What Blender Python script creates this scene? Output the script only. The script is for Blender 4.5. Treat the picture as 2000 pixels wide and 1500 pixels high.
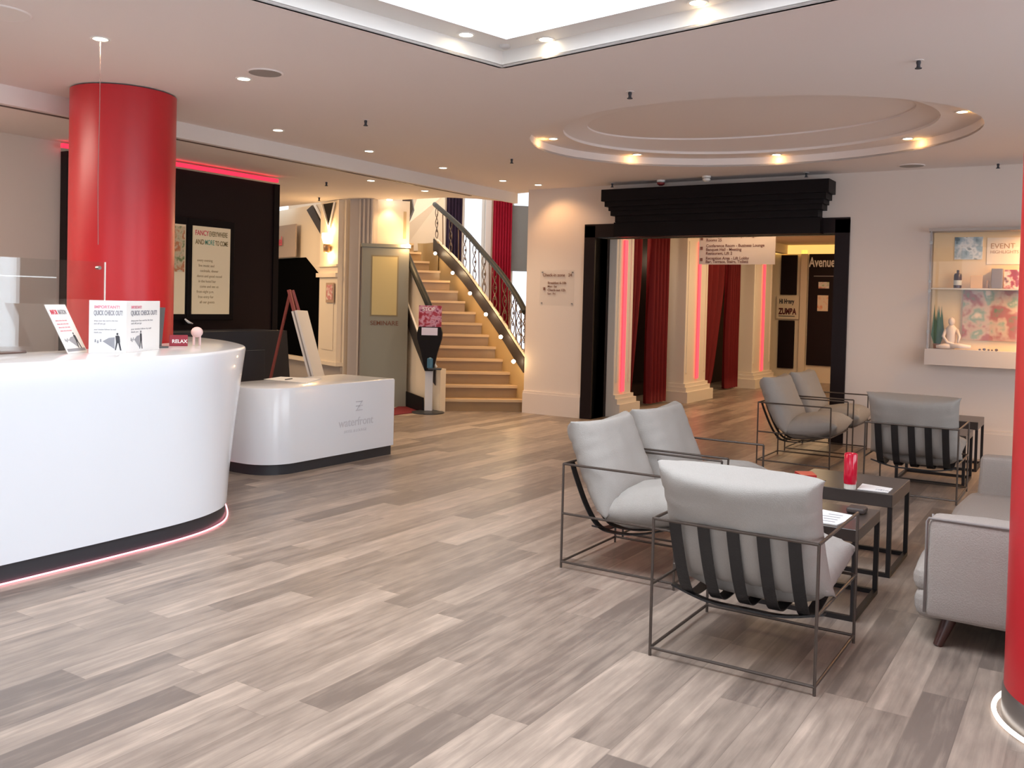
import bpy, bmesh, math, random
from mathutils import Vector, Matrix, noise
random.seed(7)
PI = math.pi
C = bpy.context.scene
for o in list(bpy.data.objects): bpy.data.objects.remove(o)

# ------------------------------------------------------------------ camera
YAW, PIT, ROL, FPX, CY = 0.569015, -0.02414, 0.024845, 1781.67, 631.81
EYE = Vector((0, 0, 1.5))
fwd = Vector((math.cos(YAW)*math.cos(PIT), math.sin(YAW)*math.cos(PIT), math.sin(PIT)))
_r = Vector((math.sin(YAW), -math.cos(YAW), 0)); _u = _r.cross(fwd)
rgt = _r*math.cos(ROL) + _u*math.sin(ROL); up = -_r*math.sin(ROL) + _u*math.cos(ROL)
cd = bpy.data.cameras.new('camera'); cam = bpy.data.objects.new('camera', cd); C.collection.objects.link(cam)
cam.matrix_world = Matrix(((rgt.x, up.x, -fwd.x, 0), (rgt.y, up.y, -fwd.y, 0), (rgt.z, up.z, -fwd.z, EYE.z), (0, 0, 0, 1)))
cd.sensor_width = 36; cd.sensor_fit = 'HORIZONTAL'; cd.lens = FPX/2000*36; cd.shift_y = (CY-750)/2000
cd.clip_start = .05; cd.clip_end = 200
C.camera = cam
vs = C.view_settings; vs.view_transform = 'Standard'; vs.look = 'None'; vs.gamma = 1; vs.use_curve_mapping = False; vs.exposure = 0.0

# ------------------------------------------------------------------ world, daylight and indoor glow lights
w = bpy.data.worlds.new('sky'); C.world = w; w.use_nodes = True
bg = w.node_tree.nodes['Background']; bg.inputs[0].default_value = (.86, .93, 1, 1); bg.inputs[1].default_value = 1.6

def area(name, loc, to, sx, sy, e, col=(1, 1, 1), spread=PI):
    d = bpy.data.lights.new(name, 'AREA'); d.shape = 'RECTANGLE'; d.size = sx; d.size_y = sy; d.energy = e; d.color = col; d.spread = spread
    o = bpy.data.objects.new(name, d); C.collection.objects.link(o); o.location = loc
    o.rotation_euler = (Vector(to)-Vector(loc)).to_track_quat('-Z', 'Y').to_euler(); return o
def point(name, loc, e, col=(1, .72, .42), r=.03):
    d = bpy.data.lights.new(name, 'POINT'); d.energy = e; d.color = col; d.shadow_soft_size = r
    o = bpy.data.objects.new(name, d); C.collection.objects.link(o); o.location = loc; return o
def spot(name, loc, to, e, col=(1, .76, .5), ang=70, blend=.7, r=.03):
    d = bpy.data.lights.new(name, 'SPOT'); d.energy = e; d.color = col; d.shadow_soft_size = r; d.spot_size = math.radians(ang); d.spot_blend = blend
    o = bpy.data.objects.new(name, d); C.collection.objects.link(o); o.location = loc
    o.rotation_euler = (Vector(to)-Vector(loc)).to_track_quat('-Z', 'Y').to_euler(); return o
point('alcove_fill', (12.2, 6.0, 2.3), 9, (1, .7, .45), .1); point('alcove_fill', (15.2, 6.0, 2.3), 9, (1, .7, .45), .1)  # added fill lights without fixtures, so the alcove insides show
DAY = (.85, .925, 1)
area('daylight_right', (3.2, -3.9, 1.45), (3.2, 5, 1.3), 9.5, 2.3, 195, DAY)
area('daylight_rear', (-2.9, 1.5, 1.45), (5, 1.5, 1.3), 2.3, 7.5, 80, DAY)
area('daylight_skylight', (3.1, 1.95, 4.35), (3.1, 1.95, 0), 2.7, 2.7, 200, DAY)
area('daylight_stairs', (14.4, 10.7, 3.2), (10.5, 7.2, .8), 3.0, 2.0, 35, (1, .95, .9))
area('corridor_glow', (14.2, 3.9, 2.74), (14.2, 4.3, 0), 6.5, 1.6, 130, (1, .72, .42))
area('stair_hall_glow', (10.6, 8.9, 4.2), (10.4, 8.4, 0), 1.6, 1.6, 60, (1, .66, .34))
area('hall_fill', (12.6, 8.9, 4.8), (15.2, 10.6, 2.4), 1.5, 1.5, 60, (1, .92, .85))  # added ambient light without a fixture, brightens crimson curtain and far wall
area('vestibule_fill', (8.3, 10.2, 2.8), (8.9, 10.2, 0), 1.2, 1.6, 70, (1, .68, .38))  # warm light added without a fixture to brighten the cream vestibule wall
area('reception_fill', (2.0, 7.3, 2.8), (2.6, 7.5, 0), 2.2, .7, 85, (1, .82, .68))  # added out of view to lift the pale reception wall and lower ceiling

# ------------------------------------------------------------------ pixel rays (used to measure distances, frame 2000x1500)
def ray(px, py): return fwd + rgt*((px-1000)/FPX) - up*((py-CY)/FPX)
def on_z(px, py, z): d = ray(px, py); return EYE + d*((z-EYE.z)/d.z)
def on_x(px, py, x): d = ray(px, py); return EYE + d*(x/d.x)
def on_y(px, py, y): d = ray(px, py); return EYE + d*(y/d.y)
def at_depth(px, py, dep): return EYE + ray(px, py)*dep
def at_dz(px, dep, z):
    a = (px-1000)/FPX*dep; b = (z-EYE.z-dep*fwd.z-a*rgt.z)/up.z
    return EYE + fwd*dep + rgt*a + up*b

# ------------------------------------------------------------------ materials
MATS = {}
def mat(name, col, rough=.5, metal=0, em=None, es=0, alpha=None, bump=0, bscale=60, coat=0, var=0, spec=.5):
    if name in MATS: return MATS[name]
    m = bpy.data.materials.new(name); m.use_nodes = True; nt = m.node_tree; b = nt.nodes['Principled BSDF']
    b.inputs['Base Color'].default_value = (*col, 1); b.inputs['Roughness'].default_value = rough; b.inputs['Metallic'].default_value = metal
    b.inputs['Coat Weight'].default_value = coat; b.inputs['Specular IOR Level'].default_value = spec
    if em: b.inputs['Emission Color'].default_value = (*em, 1); b.inputs['Emission Strength'].default_value = es
    if bump or var:
        tc = nt.nodes.new('ShaderNodeTexCoord'); n = nt.nodes.new('ShaderNodeTexNoise'); n.inputs['Scale'].default_value = bscale; n.inputs['Detail'].default_value = 5
        nt.links.new(tc.outputs['Object'], n.inputs['Vector'])
        if bump:
            bp = nt.nodes.new('ShaderNodeBump'); bp.inputs['Strength'].default_value = bump; bp.inputs['Distance'].default_value = .01
            nt.links.new(n.outputs['Fac'], bp.inputs['Height']); nt.links.new(bp.outputs['Normal'], b.inputs['Normal'])
        if var:
            mx = nt.nodes.new('ShaderNodeMix'); mx.data_type = 'RGBA'
            mx.inputs[6].default_value = (*[c*(1-var) for c in col], 1); mx.inputs[7].default_value = (*[min(1, c*(1+var)) for c in col], 1)
            nt.links.new(n.outputs['Fac'], mx.inputs[0]); nt.links.new(mx.outputs[2], b.inputs['Base Color'])
    MATS[name] = m; return m
def glassmat(name, tint=(.93, .96, .96), rough=.0, mixw=.12):
    m = bpy.data.materials.new(name); m.use_nodes = True; nt = m.node_tree; nt.nodes.clear()
    o = nt.nodes.new('ShaderNodeOutputMaterial'); mx = nt.nodes.new('ShaderNodeMixShader'); t = nt.nodes.new('ShaderNodeBsdfTransparent'); g = nt.nodes.new('ShaderNodeBsdfGlossy')
    t.inputs[0].default_value = (*tint, 1); g.inputs['Roughness'].default_value = rough; mx.inputs[0].default_value = mixw
    nt.links.new(t.outputs[0], mx.inputs[1]); nt.links.new(g.outputs[0], mx.inputs[2]); nt.links.new(mx.outputs[0], o.inputs[0]); return m
def floormat():
    m = bpy.data.materials.new('plank_floor'); m.use_nodes = True; nt = m.node_tree; N = nt.nodes; L = nt.links; b = N['Principled BSDF']
    def M(op, a, c=None):
        n = N.new('ShaderNodeMath'); n.operation = op
        for i, v in enumerate((a, c)):
            if v is None: continue
            if isinstance(v, (int, float)): n.inputs[i].default_value = v
            else: L.new(v, n.inputs[i])
        return n.outputs[0]
    tc = N.new('ShaderNodeTexCoord'); sp = N.new('ShaderNodeSeparateXYZ'); L.new(tc.outputs['Object'], sp.inputs[0])
    ry = M('DIVIDE', M('ADD', sp.outputs[1], .112), .1595); row = M('FLOOR', ry)
    wn = N.new('ShaderNodeTexWhiteNoise'); wn.noise_dimensions = '1D'; L.new(row, wn.inputs['W'])
    cx = M('ADD', M('DIVIDE', sp.outputs[0], 1.22), M('MULTIPLY', wn.outputs[0], 7.31)); col = M('FLOOR', cx)
    cb = N.new('ShaderNodeCombineXYZ'); L.new(row, cb.inputs[0]); L.new(col, cb.inputs[1])
    w2 = N.new('ShaderNodeTexWhiteNoise'); w2.noise_dimensions = '2D'; L.new(cb.outputs[0], w2.inputs['Vector'])
    # grain stretched along X
    g = N.new('ShaderNodeCombineXYZ'); L.new(M('MULTIPLY', sp.outputs[0], 1.6), g.inputs[0]); L.new(M('MULTIPLY', sp.outputs[1], 32), g.inputs[1]); L.new(M('MULTIPLY', w2.outputs[0], 40), g.inputs[2])
    n1 = N.new('ShaderNodeTexNoise'); n1.inputs['Scale'].default_value = 1.0; n1.inputs['Detail'].default_value = 7; n1.inputs['Roughness'].default_value = .62; n1.inputs['Distortion'].default_value = .5; L.new(g.outputs[0], n1.inputs['Vector'])
    g2 = N.new('ShaderNodeCombineXYZ'); L.new(M('MULTIPLY', sp.outputs[0], 4.5), g2.inputs[0]); L.new(M('MULTIPLY', sp.outputs[1], 15), g2.inputs[1]); L.new(M('MULTIPLY', w2.outputs[0], 90), g2.inputs[2])
    n2 = N.new('ShaderNodeTexNoise'); n2.inputs['Scale'].default_value = 1.0; n2.inputs['Detail'].default_value = 4; L.new(g2.outputs[0], n2.inputs['Vector'])
    s = M('ADD', M('ADD', M('MULTIPLY', w2.outputs[0], .50), M('MULTIPLY', n1.outputs[0], .98)), M('MULTIPLY', n2.outputs[0], .66))
    s = M('SUBTRACT', s, .70)
    cr = N.new('ShaderNodeValToRGB'); e = cr.color_ramp.elements
    e[0].position = .12; e[0].color = (.170, .132, .110, 1); e[1].position = .92; e[1].color = (.56, .440, .355, 1)
    a = e.new(.34); a.color = (.262, .205, .167, 1); a = e.new(.58); a.color = (.355, .280, .228, 1); L.new(s, cr.inputs[0])
    fx = M('FRACT', cx); fy = M('FRACT', ry)
    seam = M('MAXIMUM', M('LESS_THAN', fy, .018), M('LESS_THAN', fx, .0022))
    mx = N.new('ShaderNodeMix'); mx.data_type = 'RGBA'; L.new(M('MULTIPLY', seam, .45), mx.inputs[0]); L.new(cr.outputs[0], mx.inputs[6]); mx.inputs[7].default_value = (.13, .10, .08, 1)
    L.new(mx.outputs[2], b.inputs['Base Color'])
    L.new(M('ADD', M('MULTIPLY', n1.outputs[0], .22), .26), b.inputs['Roughness'])
    bp = N.new('ShaderNodeBump'); bp.inputs['Strength'].default_value = .12; bp.inputs['Distance'].default_value = .003; L.new(n1.outputs[0], bp.inputs['Height']); L.new(bp.outputs[0], b.inputs['Normal'])
    return m
def noisecol(name, cols, scale, rough=.6, detail=3):
    m = bpy.data.materials.new(name); m.use_nodes = True; nt = m.node_tree; b = nt.nodes['Principled BSDF']; b.inputs['Roughness'].default_value = rough
    tc = nt.nodes.new('ShaderNodeTexCoord'); n = nt.nodes.new('ShaderNodeTexNoise'); n.inputs['Scale'].default_value = scale; n.inputs['Detail'].default_value = detail
    nt.links.new(tc.outputs['Object'], n.inputs['Vector']); cr = nt.nodes.new('ShaderNodeValToRGB'); cr.color_ramp.interpolation = 'EASE'
    e = cr.color_ramp.elements; k = len(cols)
    e[0].position = .30; e[0].color = (*cols[0], 1); e[1].position = .70; e[1].color = (*cols[-1], 1)
    for i in range(1, k-1): q = e.new(.30+.40*i/(k-1)); q.color = (*cols[i], 1)
    nt.links.new(n.outputs['Fac'], cr.inputs[0]); nt.links.new(cr.outputs[0], b.inputs['Base Color']); return m

wallm = mat('wall_paint', (.74, .64, .575), .75, bump=.03, bscale=90)
ceilm = mat('ceiling_paint', (.87, .79, .76), .8)
soffm = mat('lower_ceiling_paint', (.86, .79, .75), .8)
recm = mat('reception_wall_paint', (.62, .56, .51), .7)
creamm = mat('cream_paint', (.80, .68, .52), .6)
whitem = mat('white_trim', (.85, .83, .80), .45)
solid = mat('white_solid_surface', (.80, .83, .88), .18, coat=.3)
blackm = mat('black_lacquer', (.006, .004, .005), .5, spec=.15)
blackw = mat('dark_walnut', (.011, .005, .006), .45, bump=.05, bscale=30, spec=.2)
plinthm = mat('charcoal_plinth', (.03, .032, .038), .4)
redm = mat('red_column_paint', (.50, .016, .024), .34, bump=.02, bscale=8)
metal = mat('brushed_steel', (.35, .33, .31), .35, .9)
iron = mat('bronze_iron', (.10, .078, .066), .40, .6)
strapm = mat('black_leather_strap', (.012, .011, .012), .45, bump=.2, bscale=120)
fabric = mat('grey_linen', (.35, .325, .30), .95, bump=.25, bscale=220, var=.07, spec=.15)
fabric2 = mat('grey_weave_upholstery', (.37, .325, .295), .95, bump=.25, bscale=160, var=.10, spec=.15)
slabm = mat('dark_table_laminate', (.045, .034, .030), .28, var=.25, bscale=9, bump=.05)
tframe = mat('black_powder_coat', (.018, .014, .014), .4, .3)
paper = mat('white_paper', (.86, .85, .84), .7)
printm = mat('dark_print', (.05, .05, .06), .7)
greyprint = mat('grey_print', (.32, .32, .35), .7)
redprint = mat('red_print', (.72, .05, .10), .7)
pinkprint = mat('pink_print', (.80, .30, .38), .7)
curtain_red = mat('red_velvet', (.27, .008, .013), .7, bump=.2, bscale=40)
curtain_bright = mat('crimson_curtain', (.72, .03, .09), .75)
curtain_purple = mat('purple_curtain', (.10, .06, .12), .8)
ledred = mat('red_led', (1, .1, .15), .5, em=(1, .035, .055), es=2.3)
ledpink = mat('pink_led', (1, .6, .6), .5, em=(1, .30, .38), es=4)
ledwhite = mat('warm_white_led', (1, 1, 1), .5, em=(1, .88, .78), es=1.6)
lamp = mat('lamp_lens', (1, 1, 1), .5, em=(1, .82, .55), es=18)
darkslot = mat('brown_track', (.10, .06, .045), .5)
ventm = mat('grey_grille', (.33, .30, .28), .6)
nosem = mat('step_nosing', (.58, .41, .24), .35)
ledwall = mat('deep_red_led', (1, .1, .1), .5, em=(1, .010, .055), es=1.6)
marble = mat('beige_stone_step', (.31, .19, .088), .3, var=.12, bscale=6)
goldwall = mat('ochre_stair_wall', (.50, .35, .17), .6)
stringm = mat('dark_string_band', (.030, .022, .020), .5, var=.6, bscale=40)
railm = mat('dark_handrail', (.018, .020, .018), .5, spec=.3)
greensign = mat('sage_sign_panel', (.235, .23, .185), .5)
yellowpaper = mat('cream_poster', (.52, .43, .20), .6)
posterm = mat('glowing_poster_paper', (.72, .60, .42), .6, em=(.9, .72, .42), es=.12)  # faint emission put into the paper itself, so posters appear lit
acrylic = glassmat('clear_acrylic', (.97, .98, .98), .0, .06); glass = glassmat('window_glass', (.97, .98, 1), 0, .025)
floorm = floormat()

# ------------------------------------------------------------------ mesh helpers
class MB:
    def __init__(s): s.bm = bmesh.new()
    def box(s, a, b, bev=0):
        v = [s.bm.verts.new((x, y, z)) for x in (a[0], b[0]) for y in (a[1], b[1]) for z in (a[2], b[2])]
        fs = [s.bm.faces.new([v[i] for i in q]) for q in ((0, 1, 3, 2), (4, 6, 7, 5), (0, 4, 5, 1), (2, 3, 7, 6), (0, 2, 6, 4), (1, 5, 7, 3))]
        if bev:
            es = list({e for f in fs for e in f.edges}); bmesh.ops.bevel(s.bm, geom=es, offset=bev, segments=3, profile=.5, affect='EDGES')
        return s
    def prism(s, pts, z0, z1):        # pts: xy list
        a = [s.bm.verts.new((p[0], p[1], z0)) for p in pts]; b = [s.bm.verts.new((p[0], p[1], z1)) for p in pts]; n = len(pts)
        s.bm.faces.new(a[::-1]); s.bm.faces.new(b)
        for i in range(n): s.bm.faces.new((a[i], a[(i+1) % n], b[(i+1) % n], b[i]))
        return s
    def slab(s, pts, off):            # planar 3d polygon given thickness vector
        off = Vector(off); a = [s.bm.verts.new(p) for p in pts]; b = [s.bm.verts.new(Vector(p)+off) for p in pts]; n = len(pts)
        s.bm.faces.new(a[::-1]); s.bm.faces.new(b)
        for i in range(n): s.bm.faces.new((a[i], a[(i+1) % n], b[(i+1) % n], b[i]))
        return s
    def grid(s, P):                   # P[i][j] vectors -> quads
        V = [[s.bm.verts.new(p) for p in row] for row in P]
        for i in range(len(V)-1):
            for j in range(len(V[0])-1): s.bm.faces.new((V[i][j], V[i+1][j], V[i+1][j+1], V[i][j+1]))
        return s
    def tube(s, pts, r, n=8, cap=True):
        pts = [Vector(p) for p in pts]; rings = []; prev = None
        for i, p in enumerate(pts):
            t = (pts[min(i+1, len(pts)-1)]-pts[max(i-1, 0)]).normalized()
            if prev is None: a = t.cross(Vector((0, 0, 1))); a = a if a.length > .01 else t.cross(Vector((1, 0, 0)))
            else: a = prev - t*prev.dot(t)
            a.normalize(); prev = a; b = t.cross(a); rr = r[i] if isinstance(r, (list, tuple)) else r
            rings.append([s.bm.verts.new(p+(a*math.cos(2*PI*k/n)+b*math.sin(2*PI*k/n))*rr) for k in range(n)])
        for i in range(len(rings)-1):
            for k in range(n): s.bm.faces.new((rings[i][k], rings[i][(k+1) % n], rings[i+1][(k+1) % n], rings[i+1][k]))
        if cap: s.bm.faces.new(rings[0][::-1]); s.bm.faces.new(rings[-1])
        return s
    def bar(s, a, b, w, h=None, upv=(0, 0, 1)):
        a = Vector(a); b = Vector(b); t = (b-a).normalized(); u = Vector(upv); x = t.cross(u)
        if x.length < .01: x = t.cross(Vector((1, 0, 0)))
        x.normalize(); y = x.cross(t); h = h or w; x *= w/2; y *= h/2
        A = [s.bm.verts.new(a+q) for q in (x+y, x-y, -x-y, -x+y)]; B = [s.bm.verts.new(b+q) for q in (x+y, x-y, -x-y, -x+y)]
        s.bm.faces.new(A); s.bm.faces.new(B[::-1])
        for i in range(4): s.bm.faces.new((A[i], B[i], B[(i+1) % 4], A[(i+1) % 4]))
        return s
    def lathe(s, c, prof, n=40, axis='z', arc=2*PI):
        rows = []
        full = abs(arc-2*PI) < 1e-6; m = n if full else n+1
        for r, z in prof:
            rows.append([s.bm.verts.new((c[0]+r*math.cos(arc*k/n), c[1]+r*math.sin(arc*k/n), c[2]+z)) for k in range(m)])
        for i in range(len(rows)-1):
            for k in range(n): s.bm.faces.new((rows[i][k], rows[i][(k+1) % m], rows[i+1][(k+1) % m], rows[i+1][k]))
        return s
    def cyl(s, c, r, z0, z1, n=32): return s.lathe((c[0], c[1], 0), [(.0001, z0), (r, z0), (r, z1), (.0001, z1)], n)
    def loft(s, rings, cap=True):     # closed rings
        R = [[s.bm.verts.new(p) for p in r] for r in rings]; n = len(R[0])
        for i in range(len(R)-1):
            for k in range(n): s.bm.faces.new((R[i][k], R[i][(k+1) % n], R[i+1][(k+1) % n], R[i+1][k]))
        if cap:
            s.bm.faces.new(R[0][::-1]); s.bm.faces.new(R[-1])
        return s
def chain(p):
    v = Vector((0, 0, 0))
    while p: v += p.location; p = p.parent
    return v
def obj(name, mb, m, parent=None, smooth=False, world=True):
    me = bpy.data.meshes.new(name)
    bm = mb.bm if isinstance(mb, MB) else mb
    if parent and world: bmesh.ops.translate(bm, verts=bm.verts, vec=-chain(parent))
    bmesh.ops.recalc_face_normals(bm, faces=bm.faces)
    if smooth:
        for f in bm.faces: f.smooth = True
        if smooth == 'auto':
            for e in bm.edges:
                if len(e.link_faces) == 2 and e.calc_face_angle(0) > .6: e.smooth = False
    bm.to_mesh(me); bm.free(); me.materials.append(m)
    o = bpy.data.objects.new(name, me); C.collection.objects.link(o); o.parent = parent; return o
def tag(o, label, cat, group=None, kind=None):
    if label: o['label'] = label
    if cat: o['category'] = cat
    if group: o['group'] = group
    if kind: o['kind'] = kind
    return o
def thing(name, loc, label, cat, group=None, kind=None):
    o = bpy.data.objects.new(name, None); C.collection.objects.link(o); o.location = loc; o.empty_display_size = .1
    return tag(o, label, cat, group, kind)
def struct(name, mb, m, smooth=False, parent=None, label=None):
    o = obj(name, mb, m, parent, smooth)
    if not parent: o['kind'] = 'structure'; o['label'] = label or name.replace('_', ' '); o['category'] = name.split('_')[0]
    return o
def copy_tree(o, parent=None):
    c = o.copy(); C.collection.objects.link(c); c.parent = parent
    for ch in [x for x in bpy.data.objects if x.parent == o and x.name in C.collection.objects]: copy_tree(ch, c)
    return c
KIDS = {}
def dup(root):
    kids = {}
    for x in bpy.data.objects:
        if x.parent: kids.setdefault(x.parent.name, []).append(x)
    def rec(o, par):
        c = o.copy(); C.collection.objects.link(c); c.parent = par
        for ch in kids.get(o.name, []): rec(ch, c)
        return c
    return rec(root, None)
def plate(outer, holes, thick, M4):
    """flat plate with holes drawn in the local XY plane, thickness centred, moved by M4"""
    cu = bpy.data.curves.new('tmp', 'CURVE'); cu.dimensions = '2D'; cu.fill_mode = 'BOTH'; cu.extrude = thick/2
    for ring in [outer]+holes:
        s = cu.splines.new('POLY'); s.points.add(len(ring)-1); s.use_cyclic_u = True
        for i, p in enumerate(ring): s.points[i].co = (p[0], p[1], 0, 1)
    o = bpy.data.objects.new('tmp', cu); C.collection.objects.link(o); bpy.context.view_layer.update()
    me = bpy.data.meshes.new_from_object(o.evaluated_get(bpy.context.evaluated_depsgraph_get()))
    bm = bmesh.new(); bm.from_mesh(me); bmesh.ops.transform(bm, matrix=M4, verts=bm.verts)
    bmesh.ops.remove_doubles(bm, verts=bm.verts, dist=.0005)
    bpy.data.objects.remove(o); bpy.data.curves.remove(cu); bpy.data.meshes.remove(me)
    r = MB(); r.bm.free(); r.bm = bm; return r
def text(s, size, org, right, upv, m, parent, name='lettering', depth=.0008, align='LEFT', xs=1.0, bold=0):
    cu = bpy.data.curves.new('tmp', 'FONT'); cu.body = s; cu.size = size; cu.extrude = depth; cu.align_x = align; cu.offset = bold
    o = bpy.data.objects.new('tmp', cu); C.collection.objects.link(o); bpy.context.view_layer.update()
    me = bpy.data.meshes.new_from_object(o.evaluated_get(bpy.context.evaluated_depsgraph_get()))
    R = Vector(right).normalized(); U = Vector(upv).normalized(); Nn = R.cross(U)
    M4 = Matrix(((R.x*xs, U.x, Nn.x, org[0]), (R.y*xs, U.y, Nn.y, org[1]), (R.z*xs, U.z, Nn.z, org[2]), (0, 0, 0, 1)))
    bm = bmesh.new(); bm.from_mesh(me); bmesh.ops.transform(bm, matrix=M4, verts=bm.verts)
    bpy.data.objects.remove(o); bpy.data.curves.remove(cu); bpy.data.meshes.remove(me)
    return obj(name, bm, m, parent)
def lerp(a, b, t): return a+(b-a)*t
def pw(xs, ys, x):
    if xs[0] > xs[-1]: xs = xs[::-1]; ys = ys[::-1]
    if x <= xs[0]: i = 0
    elif x >= xs[-1]: i = len(xs)-2
    else: i = max(k for k in range(len(xs)-1) if xs[k] <= x)
    return lerp(ys[i], ys[i+1], (x-xs[i])/(xs[i+1]-xs[i]))
def smoothpts(P, n=6, closed=False):
    P = [Vector(p) for p in P]; out = []; N = len(P); rng = range(N if closed else N-1)
    for i in rng:
        g = (lambda k: P[k % N]) if closed else (lambda k: P[min(max(k, 0), N-1)])
        p0, p1, p2, p3 = g(i-1), g(i), g(i+1), g(i+2)
        for k in range(n):
            t = k/n; out.append(.5*((2*p1)+(p2-p0)*t+(2*p0-5*p1+4*p2-p3)*t*t+(3*p1-p0-3*p2+p3)*t**3))
    if not closed: out.append(P[-1])
    return out
# axes of the plate plane for a wall at constant X (local x -> Y, local y -> Z)
def WX(x): return Matrix(((0, 0, 1, x), (1, 0, 0, 0), (0, 1, 0, 0), (0, 0, 0, 1)))
def WY(y): return Matrix(((1, 0, 0, 0), (0, 0, 1, y), (0, 1, 0, 0), (0, 0, 0, 1)))
CZ = 3.01; XW = 10.5

# ================================================================== SETTING
struct('floor', MB().box((-3.2, -4.3, -.1), (24, 20, 0)), floorm)
# ceiling with skylight and oval recess
c0 = Vector((4.95, 3.29)); da = Vector((-.976, .22)); db = Vector((-.158, -.987)); LA, LB = 3.5, 3.2
sky_o = [c0, c0+da*LA, c0+da*LA+db*LB, c0+db*LB]
i0 = Vector((4.727, 3.116)); sky_i = [i0, i0+da*(LA-.5), i0+da*(LA-.5)+db*(LB-.42), i0+db*(LB-.42)]
OC = Vector((8.0, 2.75))
def ell(a, b, n=72): return [(OC.x+a*math.cos(2*PI*k/n), OC.y+b*math.sin(2*PI*k/n)) for k in range(n)]
struct('ceiling', plate([(-3.2, -4.3), (10.5, -4.3), (10.5, 6.45), (10.74, 6.60), (10.80, 6.85), (-3.2, 6.85)], [[tuple(p) for p in sky_o], ell(1.65, 1.96)], .02, Matrix.Translation((0, 0, CZ+.01))), ceilm)
sk = MB(); zl = 3.115
for ring, z0, z1 in ((sky_o, CZ, zl),):
    for k in range(4):
        a, b = ring[k], ring[(k+1) % 4]; s4 = [Vector((a.x, a.y, z0)), Vector((b.x, b.y, z0)), Vector((b.x, b.y, z1)), Vector((a.x, a.y, z1))]
        ctr = (ring[0]+ring[2])/2; n = ((a+b)/2-ctr).normalized()*.02; sk.slab(s4, (n.x, n.y, 0))
struct('trim_1', sk, whitem, label='white upstand around the skylight opening')
struct('trim_2', plate([tuple(p) for p in sky_o], [[tuple(p) for p in sky_i]], .02, Matrix.Translation((0, 0, zl+.01))), whitem, label='flat ledge inside the skylight opening')
sh = MB()
for k in range(4):
    a, b = sky_i[k], sky_i[(k+1) % 4]; ctr = (sky_i[0]+sky_i[2])/2; a = a.lerp(ctr, .004); b = b.lerp(ctr, .004); s4 = [Vector((a.x, a.y, zl-.004)), Vector((b.x, b.y, zl-.004)), Vector((b.x, b.y, 4.6)), Vector((a.x, a.y, 4.6))]
    n = ((a+b)/2-ctr).normalized()*.008; sh.slab(s4, (n.x, n.y, 0))
struct('trim_3', sh, mat('white_shaft', (.9, .9, .9), .6), label='white walls of the skylight shaft')
wn = thing('window_1', (3.2, 2.0, 4.6), 'skylight glazing', 'window', kind='structure')
g = MB(); g.slab([Vector((p.x, p.y, 4.60)) for p in sky_i], (0, 0, .01)); obj('pane', g, glass, wn)
g = MB()
for t in (.25, .5, .75):
    g.bar((*(sky_i[0].lerp(sky_i[1], t)), 4.64), (*(sky_i[3].lerp(sky_i[2], t)), 4.64), .05)
obj('glazing_bar', g, whitem, wn)
# oval recess: fascia, ledge, upstand, inner ceiling
ov = MB(); n = 72
def ering(a, b, z): return [Vector((p[0], p[1], z)) for p in ell(a, b, n)]
ov.loft([ering(1.65, 1.96, CZ), ering(1.65, 1.96, 3.10), ering(1.36, 1.64, 3.10), ering(1.36, 1.64, 3.125), ering(.93, 1.46, 3.185), ering(.93, 1.46, 3.20)], cap=False)
e = ering(.93, 1.46, 3.20); ov.bm.faces.new([ov.bm.verts.new(p) for p in e])
struct('trim_4', ov, ceilm, 'auto', label='stepped oval ceiling recess')
# soffit band and lower ceiling over reception
struct('trim_5', MB().box((-3.2, 6.85, 2.868), (10.78, 6.90, CZ+.02)), mat('white_band', (.80, .76, .73), .7), label='pale band where the ceiling steps down')
struct('trim_6', MB().box((-3.2, 6.905, 2.862), (9.75, 6.945, 2.874)), darkslot, label='thin brown slot along the ceiling step')
lc = [(-3.2, 6.90), (10.42, 6.90), (10.1, 7.05), (9.80, 7.35), (9.80, 8.1), (9.60, 8.6), (9.50, 8.9), (9.90, 10.6), (10.2, 11.9), (-3.2, 11.9)]
struct('ceiling_reception', plate(lc, [], .02, Matrix.Translation((0, 0, 2.876))), soffm, label='lower ceiling over the reception')
# main back wall with the doorway
struct('wall_back', plate([(-4.3, 0), (2.47, 0), (2.47, 2.35), (5.46, 2.35), (5.46, 0), (6.5, 0), (6.5, CZ), (-4.3, CZ)], [], .33, WX(XW+.165)), wallm)
struct('baseboard_left', MB().box((XW-.035, 5.62, 0), (XW+.0, 6.50, .27)).box((XW-.025, 5.62, .27), (XW, 6.50, .30)), wallm, label='tall baseboard left of the black doorway')
struct('baseboard_right', MB().box((XW-.035, -4.3, 0), (XW+.0, 2.31, .27)).box((XW-.025, -4.3, .27), (XW, 2.31, .30)), wallm, label='tall baseboard right of the black doorway')
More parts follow.
